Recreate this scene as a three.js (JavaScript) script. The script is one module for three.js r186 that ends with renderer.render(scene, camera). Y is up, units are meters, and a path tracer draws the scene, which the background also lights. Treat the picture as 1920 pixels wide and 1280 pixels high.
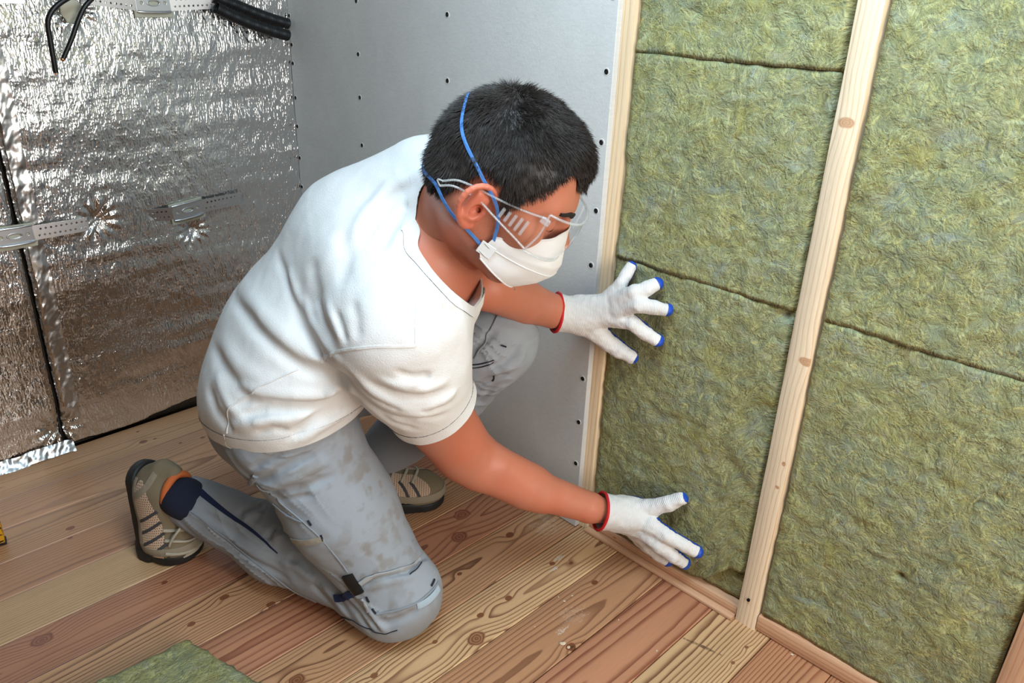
import * as THREE from 'three';
import { mergeGeometries, mergeVertices, toCreasedNormals } from 'three/addons/utils/BufferGeometryUtils.js';
import { RoundedBoxGeometry } from 'three/addons/geometries/RoundedBoxGeometry.js';
import { RectAreaLightUniformsLib } from 'three/addons/lights/RectAreaLightUniformsLib.js';

// ---------- camera, sky, light, exposure ----------
const scene = new THREE.Scene();
const camera = new THREE.PerspectiveCamera(46.591, 1920 / 1280, 0.05, 50);
camera.position.set(0, 0.96, 0);
camera.rotation.set(-0.42258, -0.79889, 0.03847, 'YXZ');
const renderer = new THREE.WebGLRenderer({ antialias: true });
renderer.toneMapping = THREE.LinearToneMapping;
renderer.toneMappingExposure = 1.04;
renderer.shadowMap.enabled = true;
RectAreaLightUniformsLib.init();
scene.background = new THREE.Color(0.55, 0.68, 0.85);
// daylight through the two windows: window_1 behind the camera, window_2 a roof window overhead
function daylight(name, w, h, pos, look, color, power) {
  const l = new THREE.RectAreaLight(color, power, w, h);
  l.name = name; l.position.set(...pos); l.lookAt(...look); scene.add(l); return l;
}
const WIN1 = { x: 0.45, y: 0.86, w: 0.95, h: 0.95, z: 0.85 }, WIN2 = { x: 0.42, z: -0.40, w: 0.6, d: 0.7, y: 1.5, tilt: 0.6435 };
daylight('window_light', WIN1.w, WIN1.h, [WIN1.x, WIN1.y, WIN1.z - 0.02], [WIN1.x, WIN1.y, 0], new THREE.Color(1.0, 0.95, 0.88), 7);
daylight('window_light_001', WIN2.d, WIN2.w, [WIN2.x - 0.012, WIN2.y + 0.016, WIN2.z], [WIN2.x - 0.012 + 0.6, WIN2.y + 0.016 - 0.8, WIN2.z], new THREE.Color(0.64, 0.85, 1.0), 12.5);

// ---------- helpers ----------
const XW = 1.0134, XD = 1.0009, ZF = -1.7184;      // stud face, plasterboard face, foil face
const taken = {};
function numbered(n) { const k = taken[n] = (taken[n] ?? -1) + 1; return k ? `${n}_${String(k).padStart(3, '0')}` : n; }
function mesh(name, geo, mat, parent) {
  const m = new THREE.Mesh(geo, mat); m.name = numbered(name); m.castShadow = m.receiveShadow = true;
  (parent || scene).add(m); return m;
}
function group(name, pos) { const g = new THREE.Group(); g.name = numbered(name); if (pos) g.position.set(...pos); scene.add(g); return g; }
function tag(o, label, category, grp) { o.userData.label = label; o.userData.category = category; if (grp) o.userData.group = grp; return o; }
function struct(o) { o.userData.kind = 'structure'; return o; }
function std(color, roughness = 0.8, extra = {}) { return new THREE.MeshStandardMaterial({ color, roughness, metalness: 0, ...extra }); }
const lin = (r, g, b) => new THREE.Color().setRGB(r, g, b);
function rng(seed) { let s = seed >>> 0; return () => { s = (s + 0x6D2B79F5) >>> 0; let t = Math.imul(s ^ (s >>> 15), 1 | s); t = (t + Math.imul(t ^ (t >>> 7), 61 | t)) ^ t; return ((t ^ (t >>> 14)) >>> 0) / 4294967296; }; }
const clamp = (x, a = 0, b = 1) => x < a ? a : x > b ? b : x;
const sstep = (a, b, x) => { const t = clamp((x - a) / (b - a)); return t * t * (3 - 2 * t); };
const mix = (a, b, t) => a + (b - a) * t;
function hash(x, y, z) { let h = Math.imul(x | 0, 374761393) + Math.imul(y | 0, 668265263) + Math.imul(z | 0, 1274126177) | 0; h = Math.imul(h ^ (h >>> 13), 1274126177); return ((h ^ (h >>> 16)) >>> 0) / 4294967296; }
function noise2(x, y, s = 0, px = 0, py = 0) {      // value noise in -1..1, optionally periodic
  let xi = Math.floor(x), yi = Math.floor(y); const fx = x - xi, fy = y - yi, u = fx * fx * (3 - 2 * fx), v = fy * fy * (3 - 2 * fy);
  let x1 = xi + 1, y1 = yi + 1;
  if (px) { xi = ((xi % px) + px) % px; x1 = ((x1 % px) + px) % px; }
  if (py) { yi = ((yi % py) + py) % py; y1 = ((y1 % py) + py) % py; }
  const a = hash(xi, yi, s), b = hash(x1, yi, s), c = hash(xi, y1, s), d = hash(x1, y1, s);
  return (a + (b - a) * u + (c - a) * v + (a - b - c + d) * u * v) * 2 - 1;
}
function noise3(x, y, z, s = 0) {
  const xi = Math.floor(x), yi = Math.floor(y), zi = Math.floor(z); let u = x - xi, v = y - yi, w = z - zi;
  u = u * u * (3 - 2 * u); v = v * v * (3 - 2 * v); w = w * w * (3 - 2 * w);
  const q = (i, j, k) => hash(xi + i + s * 131, yi + j, zi + k);
  const l = (a, b, t) => a + (b - a) * t;
  return l(l(l(q(0, 0, 0), q(1, 0, 0), u), l(q(0, 1, 0), q(1, 1, 0), u), v), l(l(q(0, 0, 1), q(1, 0, 1), u), l(q(0, 1, 1), q(1, 1, 1), u), v), w) * 2 - 1;
}
function fbm2(x, y, o = 4, s = 0) { let a = 0, k = 1, n = 0; for (let i = 0; i < o; i++) { a += k * noise2(x, y, s + i * 17); n += k; k *= 0.5; x = x * 2.03 + 5.1; y = y * 2.03 + 1.7; } return a / n; }
function colorTex(w, h, f) {                      // f(i, j) -> sRGB 0..1 triple
  const d = new Uint8Array(w * h * 4);
  for (let j = 0, p = 0; j < h; j++) for (let i = 0; i < w; i++, p += 4) { const c = f(i, j); d[p] = clamp(c[0]) * 255; d[p + 1] = clamp(c[1]) * 255; d[p + 2] = clamp(c[2]) * 255; d[p + 3] = 255; }
  const t = new THREE.DataTexture(d, w, h); t.colorSpace = THREE.SRGBColorSpace; return fin(t);
}
function greyTex(w, h, f) { const t = colorTex(w, h, (i, j) => { const v = f(i, j); return [v, v, v]; }); t.colorSpace = THREE.NoColorSpace; return t; }
function fin(t) { t.wrapS = t.wrapT = THREE.RepeatWrapping; t.magFilter = THREE.LinearFilter; t.minFilter = THREE.LinearMipmapLinearFilter; t.generateMipmaps = true; t.needsUpdate = true; return t; }
// a grid surface: f(u, v) -> [x, y, z], uvf(u, v) -> [s, t]
function grid(nu, nv, f, uvf) {
  const p = [], t = [], ix = [];
  for (let j = 0; j <= nv; j++) for (let i = 0; i <= nu; i++) { p.push(...f(i / nu, j / nv)); t.push(...(uvf ? uvf(i / nu, j / nv) : [i / nu, j / nv])); }
  for (let j = 0; j < nv; j++) for (let i = 0; i < nu; i++) { const a = j * (nu + 1) + i, b = a + nu + 1; ix.push(a, a + 1, b + 1, a, b + 1, b); }
  const g = new THREE.BufferGeometry();
  g.setAttribute('position', new THREE.Float32BufferAttribute(p, 3)); g.setAttribute('uv', new THREE.Float32BufferAttribute(t, 2)); g.setIndex(ix); g.computeVertexNormals();
  return g;
}
function box(x0, x1, y0, y1, z0, z1, r = 0) {
  const g = r ? new RoundedBoxGeometry(x1 - x0, y1 - y0, z1 - z0, 2, r) : new THREE.BoxGeometry(x1 - x0, y1 - y0, z1 - z0);
  g.translate((x0 + x1) / 2, (y0 + y1) / 2, (z0 + z1) / 2); return g;
}
const V = (a) => new THREE.Vector3(...a);
function tube(pts, r, seg = 40, rad = 8, closed = false) { return new THREE.TubeGeometry(new THREE.CatmullRomCurve3(pts.map(V), closed), seg, r, rad, closed); }

// ---------- wood ----------
// One board's flat-sawn face: rings around a pith that lies below the surface, bent round the knots.
function woodTex(W, H, L, B, o) {
  const R = rng(o.seed), knots = o.knots || [], base = o.base, dark = o.dark, red = o.red || [0.64, 0.44, 0.33];
  const ring = new Float32Array(W);
  for (let i = 0; i < W; i++) ring[i] = o.depth + (o.slope || 0) * (i / W - 0.5) + (o.wave || 0.006) * fbm2(i / W * L * 2.4, 3.3, 2, o.seed);
  const col = new Uint8Array(W * H * 4), bump = new Uint8Array(W * H * 4);
  for (let j = 0; j < H; j++) {
    const y = (j / (H - 1) - 0.5) * B;
    for (let i = 0; i < W; i++) {
      const x = i / (W - 1) * L;
      const yy = y - o.pith - 0.004 * noise2(x * 4, 1.5, o.seed + 3), d = ring[i];
      let r = Math.sqrt(yy * yy + d * d) + 0.0008 * fbm2(x * 5, y * 22, 3, o.seed + 5);
      let kd = 0, kr = 0, kc = 0;
      for (const k of knots) {
        const dx = x - k[0], dy = y - k[1], s = k[2];
        const e = Math.sqrt(dx * dx * 0.35 + dy * dy) / s, q = Math.exp(-e * e * 0.22);
        r += s * 0.9 * q * (k[3] ?? 1);
        const inside = Math.sqrt(dx * dx * (k[5] ?? 0.62) + dy * dy) / s + 0.12 * noise2(x * 150, y * 150, 9);
        if (inside < 1.25) { kd = Math.max(kd, 1 - sstep(0.85, 1.2, inside)); kr = inside; kc = k[4] ?? 0.7; }
        else if (dx !== 0) kd = Math.max(kd, 0.35 * Math.exp(-Math.pow(inside - 1, 2) * 0.9) * (k[4] ?? 0.7));
      }
      const t0 = r / o.ring + 0.05 * noise2(x * 40, y * 160, o.seed + 8), ti = Math.floor(t0), t = t0 - ti;
      const str = 0.55 + 0.45 * hash(ti, o.seed, 4);
      let late = Math.pow(sstep(0.3, 0.93, t), 2.6) * (1 - sstep(0.95, 1.0, t)) * str * (o.contrast || 1);
      const fine = 0.5 * noise2(x * 90, y * 2600, o.seed + 1) + 0.5 * noise2(x * 30, y * 900, o.seed + 2);
      const tone = 0.10 * fbm2(x * 2.2, y * 14, 3, o.seed + 21) + 0.045 * fine;
      const rr = clamp((o.redness || 0) + 0.3 * fbm2(x * 1.6, y * 10, 2, o.seed + 31));
      let m = clamp(late);
      const p = (j * W + i) * 4;
      let dirt = 0;
      if (kd > 0.4 && kr < 1.25) { const kk = 0.5 + 0.5 * Math.sin(kr * 17); m = mix(m, 0.25 + 0.55 * kk, kd); }
      let pk = 0; for (const [px, py, pl, pw, pa, pd] of o.pockets || []) { const dx = x - px, dy = y - py, u = dx * Math.cos(pa) + dy * Math.sin(pa), w = -dx * Math.sin(pa) + dy * Math.cos(pa), e = Math.hypot(u / (pl / 2), w / (pw / 2)) + 0.3 * noise2(x * 300, y * 300, 5); pk = Math.max(pk, pd * (1 - sstep(0.7, 1.1, e)) * (0.55 + 0.45 * noise2(x * 120, y * 500, 6))); }
      for (let c = 0; c < 3; c++) {
        let a = mix(base[c], red[c], rr * 0.75), b = dark[c];
        let v = mix(a, b, m) * (1 + tone);
        if (kd > 0) v = mix(v, v * [0.78, 0.62, 0.52][c], kd * kc);
        if (pk > 0) v = mix(v, [0.26, 0.19, 0.14][c], pk);
        col[p + c] = clamp(v) * 255;
      }
      col[p + 3] = 255;
      const b = clamp(0.75 - 0.35 * m + 0.08 * fine);
      bump[p] = bump[p + 1] = bump[p + 2] = clamp(b - 0.5 * pk) * 255; bump[p + 3] = 255;
    }
  }
  for (const [x, y, l, w, a] of o.marks || []) {   // scuffs of white paint and plaster
    const S = rng(o.seed + Math.round(x * 1e4));
    for (let n = 0; n < 900 * l * 100; n++) {
      const u = (S() - 0.5) * l, v = (S() - 0.5) * w, i = Math.round((x + u) / L * W), j = Math.round(((y + v) / B + 0.5) * H);
      if (i < 0 || j < 0 || i >= W || j >= H || 0.6 * noise2((x + u) * 90, (y + v) * 420, 77) + 0.4 * noise2((x + u) * 420, (y + v) * 700, 78) + 0.9 * (1 - 2 * Math.hypot(u / l, v / w)) < 0.35) continue;
      const p = (j * W + i) * 4; for (let c = 0; c < 3; c++) col[p + c] = mix(col[p + c], [214, 204, 192][c], a);
    }
  }
  const mk = (d) => fin(new THREE.DataTexture(d, W, H));
  const map = mk(col); map.colorSpace = THREE.SRGBColorSpace;
  return { map, bump: mk(bump) };
}
function woodMat(t, rough = 0.5, bs = 0.0006) { return new THREE.MeshStandardMaterial({ map: t.map, bumpMap: t.bump, bumpScale: bs, roughness: rough, metalness: 0 }); }

// ---------- the room ----------
const plaster = std(0x6e655a, 0.95), X0 = -0.95, Z1 = 0.85, YC = 1.72;
struct(mesh('wall_right', box(XW + 0.125, XW + 0.2, -0.2, YC, -2.1, Z1), std(0x6f5a44, 0.9)));
struct(mesh('wall_back', box(X0 - 0.2, XW + 0.2, -0.2, YC, ZF - 0.16, ZF - 0.05), std(0x8c8378, 0.9)));
// the roof slopes down to the left; a roof window lies in the slope
const XL = -0.95, ZB = ZF - 0.16, ZE = Z1 + 0.2, RX = [-WIN2.w / 2, WIN2.w / 2], RZ = [-WIN2.d / 2, WIN2.d / 2];
const sloped = (g) => g.rotateZ(WIN2.tilt).translate(WIN2.x, WIN2.y, WIN2.z), RL = (XL - 0.2 - WIN2.x) / 0.8, RR = 0.375, zb = ZB - WIN2.z, ze = ZE - WIN2.z, YC2 = WIN2.y + 0.225;
struct(mesh('ceiling', mergeGeometries([...[box(RL, RX[0], 0, 0.14, zb, ze), box(RX[1], RR, 0, 0.14, zb, ze), box(...RX, 0, 0.14, zb, RZ[0]), box(...RX, 0, 0.14, RZ[1], ze)].map(sloped), box(WIN2.x + 0.29, XW + 0.2, YC2, YC2 + 0.15, ZB, ZE)]), plaster));
struct(mesh('wall_front', mergeGeometries([box(X0 - 0.2, WIN1.x - WIN1.w / 2, -0.2, YC, Z1, Z1 + 0.2), box(WIN1.x + WIN1.w / 2, XW + 0.2, -0.2, YC, Z1, Z1 + 0.2),
  box(WIN1.x - WIN1.w / 2, WIN1.x + WIN1.w / 2, -0.2, WIN1.y - WIN1.h / 2, Z1, Z1 + 0.2), box(WIN1.x - WIN1.w / 2, WIN1.x + WIN1.w / 2, WIN1.y + WIN1.h / 2, YC, Z1, Z1 + 0.2)]), plaster));
struct(mesh('wall_left', box(X0 - 0.2, X0, -0.2, 0.62, ZF - 0.16, Z1 + 0.2), plaster));
const paneMat = (c) => new THREE.MeshStandardMaterial({ color: 0xffffff, roughness: 0.4, emissive: c, emissiveIntensity: 1.2 });
{
  const f = 0.05, fr = std(0xe8e6e0, 0.5);
  const w1 = group('window_1'); struct(w1);
  mesh('window_frame', mergeGeometries([box(WIN1.x - WIN1.w / 2, WIN1.x - WIN1.w / 2 + f, WIN1.y - WIN1.h / 2, WIN1.y + WIN1.h / 2, Z1 + 0.03, Z1 + 0.09), box(WIN1.x + WIN1.w / 2 - f, WIN1.x + WIN1.w / 2, WIN1.y - WIN1.h / 2, WIN1.y + WIN1.h / 2, Z1 + 0.03, Z1 + 0.09),
    box(WIN1.x - WIN1.w / 2, WIN1.x + WIN1.w / 2, WIN1.y - WIN1.h / 2, WIN1.y - WIN1.h / 2 + f, Z1 + 0.03, Z1 + 0.09), box(WIN1.x - WIN1.w / 2, WIN1.x + WIN1.w / 2, WIN1.y + WIN1.h / 2 - f, WIN1.y + WIN1.h / 2, Z1 + 0.03, Z1 + 0.09)]), fr, w1);
  mesh('window_pane', box(WIN1.x - WIN1.w / 2, WIN1.x + WIN1.w / 2, WIN1.y - WIN1.h / 2, WIN1.y + WIN1.h / 2, Z1 + 0.1, Z1 + 0.11), paneMat(new THREE.Color(1, 0.96, 0.9)), w1);
  const w2 = group('window_2'); struct(w2);
  mesh('window_frame', mergeGeometries([box(RX[0], RX[0] + f, 0.03, 0.08, ...RZ), box(RX[1] - f, RX[1], 0.03, 0.08, ...RZ), box(...RX, 0.03, 0.08, RZ[0], RZ[0] + f), box(...RX, 0.03, 0.08, RZ[1] - f, RZ[1])].map(sloped)), fr, w2);
  mesh('window_pane', sloped(box(...RX, 0.1, 0.11, ...RZ)), paneMat(new THREE.Color(0.64, 0.85, 1)), w2);
}

// floor boards, each one a piece of the floor, running from the left wall to the stud wall
{
  const fl = group('floor'); struct(fl);
  mesh('subfloor', box(X0 - 0.2, XW + 0.2, -0.2, -0.022, ZF - 0.16, Z1 + 0.2), std(0x3a2a1c, 0.95), fl);
  const seams = [-1.7184, -1.604, -1.502, -1.399, -1.298, -1.191, -1.090, -0.987, -0.881, -0.777, -0.682, -0.579, -0.477, -0.375, -0.272, -0.168, -0.065];
  while (seams[seams.length - 1] < Z1 - 0.1) seams.push(seams[seams.length - 1] + 0.103);
  const pale = [0.80, 0.65, 0.485], tan = [0.77, 0.59, 0.435], rose = [0.75, 0.53, 0.40], brown = [0.71, 0.525, 0.385];
  const dk = [0.42, 0.265, 0.175], dkr = [0.45, 0.245, 0.165];
  const spec = [   // one per board from the foil wall towards the camera; knots in metres [x, across, radius, pull, darkness]
    { base: tan, dark: dk, depth: 0.03, slope: 0.02, pith: 0.01, ring: 0.0054, contrast: 0.55, knots: [[0.595, 0.023, 0.0065], [0.603, -0.029, 0.003], [0.619, 0.027, 0.003]] },
    { base: tan, dark: dk, red: rose, redness: 0.45, depth: 0.05, slope: -0.03, pith: 0.03, ring: 0.0058, contrast: 0.5, knots: [[0.653, -0.027, 0.003], [0.700, -0.017, 0.004]] },
    { base: tan, dark: dk, redness: 0.25, depth: 0.06, slope: 0.02, pith: -0.03, ring: 0.0048, contrast: 0.7, knots: [[0.372, 0.027, 0.006]] },
    { base: brown, dark: dk, redness: 0.4, depth: 0.09, slope: 0.02, pith: 0.06, ring: 0.0051, contrast: 0.55, knots: [[0.362, -0.046, 0.0035]] },
    { base: pale, dark: [0.60, 0.44, 0.29], depth: 0.13, slope: 0.01, pith: 0.11, ring: 0.0035, contrast: 0.7, wave: 0.002, knots: [] },
    { base: rose, dark: dkr, redness: 0.55, depth: 0.018, slope: 0.02, pith: 0.012, ring: 0.0061, contrast: 0.8, wave: 0.012, knots: [[0.245, -0.021, 0.013, 1.2, 0.25], [0.438, -0.021, 0.004]] },
    { base: tan, dark: dk, redness: 0.15, depth: 0.07, slope: 0.03, pith: -0.055, ring: 0.0046, contrast: 1.0, wave: 0.004, knots: [[0.496, -0.021, 0.006], [0.544, 0.047, 0.006], [0.429, 0.001, 0.005]] },
    { base: rose, dark: dkr, redness: 0.7, depth: 0.012, slope: -0.02, pith: 0.0, ring: 0.0128, contrast: 0.85, wave: 0.01, knots: [[0.945, -0.028, 0.0145, 1.3, 0.22], [0.895, 0.021, 0.0145, 1.3, 0.22]], marks: [] },
    { base: tan, dark: dk, redness: 0.1, depth: 0.026, slope: 0.03, pith: -0.012, ring: 0.0054, contrast: 1.0, wave: 0.005, knots: [[0.971, -0.024, 0.0072, 1.1, 0.9], [0.827, -0.006, 0.004, 1, 0.9], [0.492, 0.006, 0.011, 1.2, 0.5]], marks: [[1.040, 0.001, 0.065, 0.06, 0.6]] },
    { base: pale, dark: dk, redness: 0.05, depth: 0.032, slope: -0.03, pith: 0.008, ring: 0.0054, contrast: 0.95, wave: 0.006, knots: [[0.848, -0.003, 0.005, 1, 0.9], [0.785, -0.006, 0.005, 1, 0.9], [0.970, -0.012, 0.0045, 1, 0.9], [0.996, 0.010, 0.0036, 1, 0.9], [0.746, 0.028, 0.013, 1, 0.45], [0.692, -0.012, 0.0036], [0.582, -0.023, 0.005]], marks: [[0.960, 0.0, 0.024, 0.008, 0.6], [0.99, -0.014, 0.03, 0.012, 0.5]] },
    { base: brown, dark: dk, redness: 0.0, depth: 0.03, slope: 0.04, pith: 0.015, ring: 0.0067, contrast: 0.75, wave: 0.008, knots: [[0.988, -0.026, 0.0052, 1, 0.8], [0.844, 0.044, 0.007, 1.3, 0.8]], marks: [[0.90, 0.0, 0.07, 0.04, 0.3], [0.86, 0.01, 0.03, 0.012, 0.45]], pockets: [[0.846, 0.047, 0.012, 0.006, 0.3, 1]] },
    { base: rose, dark: dkr, redness: 0.75, depth: 0.01, slope: 0.03, pith: 0.006, ring: 0.0152, contrast: 0.95, wave: 0.005, knots: [] },
    { base: pale, dark: dk, redness: 0.05, depth: 0.075, slope: 0.01, pith: -0.05, ring: 0.0040, contrast: 1.0, wave: 0.003, knots: [[1.052, 0.034, 0.003], [1.007, 0.036, 0.003]], pockets: [[1.0, -0.018, 0.062, 0.006, 1.35, 0.8]] },
    { base: brown, dark: dkr, redness: 0.5, depth: 0.10, slope: 0.01, pith: 0.07, ring: 0.0042, contrast: 0.8, wave: 0.003, knots: [] },
  ];
  const gap = 0.0011, bev = 0.0016;
  let last;
  for (let k = 0; k + 1 < seams.length; k++) {
    const z0 = seams[k] + gap / 2, z1 = seams[k + 1] - gap / 2, B = z1 - z0, o = spec[k];
    if (o) { const L = 1.13, t = woodTex(2048, 200, L, B, { seed: 100 + k * 7, ...o }); last = woodMat(t, 0.42, 0.0005); }
    // profile of the board across z, run along x; uv along the board in units of the texture's length
    const prof = [[z0, -0.022], [z0, -bev], [z0 + bev, 0], [z1 - bev, 0], [z1, -bev], [z1, -0.022]];
    const pos = [], uv = [], ix = [], xa = X0, xb = XW + 0.012;
    for (let s = 0; s + 1 < prof.length; s++) {
      const n = pos.length / 3;
      for (const [z, y] of [prof[s], prof[s + 1]]) for (const x of [xa, xb]) { pos.push(x, y, z); uv.push((x + 0.08) / 1.13, clamp((z - z0) / B + (y < -0.01 ? 0.02 : 0), 0.01, 0.99)); }
      ix.push(n, n + 2, n + 1, n + 1, n + 2, n + 3);
    }
    const g = new THREE.BufferGeometry(); g.setAttribute('position', new THREE.Float32BufferAttribute(pos, 3)); g.setAttribute('uv', new THREE.Float32BufferAttribute(uv, 2)); g.setIndex(ix); g.computeVertexNormals();
    mesh('board', g, last, fl);
  }
}

// ---------- stud wall ----------
const studTex = woodTex(1024, 128, 1.3, 0.04, { seed: 501, base: [0.90, 0.81, 0.69], dark: [0.80, 0.66, 0.51], depth: 0.09, slope: 0.01, pith: 0.06, ring: 0.0042, contrast: 0.75, wave: 0.002, knots: [[0.818, 0.0, 0.0115, 0.3, 0.5, 3], [0.491, 0.013, 0.011, 0.3, 0.55, 3], [0.321, 0.011, 0.003, 0.3, 0.7], [0.278, 0.008, 0.0034, 0.3, 0.7, 1.6]] });
const plainTex = woodTex(1024, 128, 1.3, 0.04, { seed: 557, base: [0.87, 0.77, 0.63], dark: [0.76, 0.61, 0.46], depth: 0.08, slope: 0.012, pith: 0.05, ring: 0.0046, contrast: 0.7, wave: 0.002, knots: [] });
const redTex = woodTex(1024, 128, 1.3, 0.04, { seed: 583, base: [0.84, 0.68, 0.54], dark: [0.72, 0.51, 0.38], redness: 0.3, depth: 0.07, slope: 0.01, pith: 0.05, ring: 0.0050, contrast: 0.8, wave: 0.003, knots: [[0.35, 0.0, 0.004], [0.6, 0.005, 0.003]] });
// a sawn timber along an axis with slightly wavy rounded arrises (waney edge); uv runs along its length
function timber(axis, a, b, c0, c1, d0, d1, r, wane, seed) {
  // axis 'y': along y from a to b, faces x in [c0, c1], z in [d0, d1]; axis 'z': along z, x in [c0, c1], y in [d0, d1]
  const n = Math.max(2, Math.round((b - a) / 0.012)), prof = [];
  const ring = (s) => {
    const w0 = wane * (0.5 + 0.5 * fbm2(s * 9, 1, 3, seed)), w1 = wane * (0.5 + 0.5 * fbm2(s * 9, 7, 3, seed + 9));
    const A = d0 + w0, Bz = d1 - w1, q = r;
    return [[c1, A], [c0 + q, A], [c0 + q * 0.3, A + q * 0.3], [c0, A + q], [c0, Bz - q], [c0 + q * 0.3, Bz - q * 0.3], [c0 + q, Bz], [c1, Bz]];
  };
  const pos = [], uv = [], ix = [];
  for (let i = 0; i <= n; i++) {
    const s = a + (b - a) * i / n, p = ring(s); let len = 0;
    p.forEach((q, k) => {
      if (k) len += Math.hypot(q[0] - p[k - 1][0], q[1] - p[k - 1][1]);
      pos.push(...(axis === 'y' ? [q[0], s, q[1]] : [q[0], q[1], s])); uv.push(s / 1.3, clamp((q[1] - d0) / (d1 - d0), 0.03, 0.97) + (k < 2 ? -(q[0] - c0) * 12 : k > 5 ? (q[0] - c0) * 12 : 0));
    });
    const m = p.length;
    if (i < n) for (let k = 0; k + 1 < m; k++) { const u = i * m + k; axis === 'y' ? ix.push(u, u + 1, u + m, u + 1, u + m + 1, u + m) : ix.push(u, u + m, u + 1, u + 1, u + m, u + m + 1); }
  }
  const m = 8, e = n * m;
  for (let k = 1; k + 1 < m; k++) { axis === 'y' ? ix.push(0, k + 1, k, e, e + k, e + k + 1) : ix.push(0, k, k + 1, e, e + k + 1, e + k); }
  const g = new THREE.BufferGeometry(); g.setAttribute('position', new THREE.Float32BufferAttribute(pos, 3)); g.setAttribute('uv', new THREE.Float32BufferAttribute(uv, 2)); g.setIndex(ix);
  return toCreasedNormals(g, 0.5);
}
const SB = XW + 0.12;
tag(mesh('wall_stud', timber('y', 0, YC, XW, SB, -0.7995, -0.7625, 0.0016, 0.001, 61), woodMat(plainTex, 0.7)), 'narrow strip of bare pine stud showing along the right edge of the plasterboard', 'stud');
{
  const s = tag(mesh('wall_stud', timber('y', 0, YC, XW, SB, -0.439, -0.4015, 0.0022, 0.0035, 67), woodMat(studTex, 0.75, 0.0009)), 'pale sawn pine stud with an oval knot high up, between the two insulated bays', 'stud');
  const hole = new THREE.CylinderGeometry(0.0028, 0.0022, 0.004, 14, 1, true); hole.rotateZ(Math.PI / 2); hole.translate(XW - 0.0012, 0.054, -0.421);
  mesh('nail_hole', mergeGeometries([hole, new THREE.CircleGeometry(0.0025, 14).rotateY(-Math.PI / 2).translate(XW - 0.0006, 0.054, -0.421)]), std(0x15100c, 0.9), s);
}
tag(mesh('wall_stud', timber('y', 0, YC, XW, SB, -0.0745, -0.037, 0.002, 0.001, 71), woodMat(redTex, 0.75)), 'pinkish pine stud cut off by the lower right corner of the picture', 'stud');
tag(mesh('sole_plate', timber('z', -0.7625, -0.44, XW + 0.004, SB, 0.0, 0.024, 0.004, 0.003, 73), woodMat(redTex, 0.6)), 'low pine sole plate under the gloved hands, left of the bare stud', 'timber plate');
tag(mesh('floor_lath', timber('z', -0.7625, -0.4405, XW - 0.0105, XW + 0.0035, 0.0, 0.0075, 0.002, 0.0015, 79), woodMat(redTex, 0.6)), 'thin split lath lying on the floor along the plate beneath the lower hand', 'lath');
tag(mesh('sole_plate', timber('z', -0.4005, -0.075, XW + 0.001, SB, 0.0, 0.034, 0.004, 0.003, 83), woodMat(redTex, 0.6)), 'rounded pinkish sole plate right of the bare stud at the floor edge', 'timber plate');
tag(mesh('sole_plate', timber('z', -0.036, Z1, XW + 0.001, SB, 0.0, 0.034, 0.004, 0.003, 89), woodMat(redTex, 0.6)), 'sole plate beyond the last stud at the lower right corner', 'timber plate');

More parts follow.
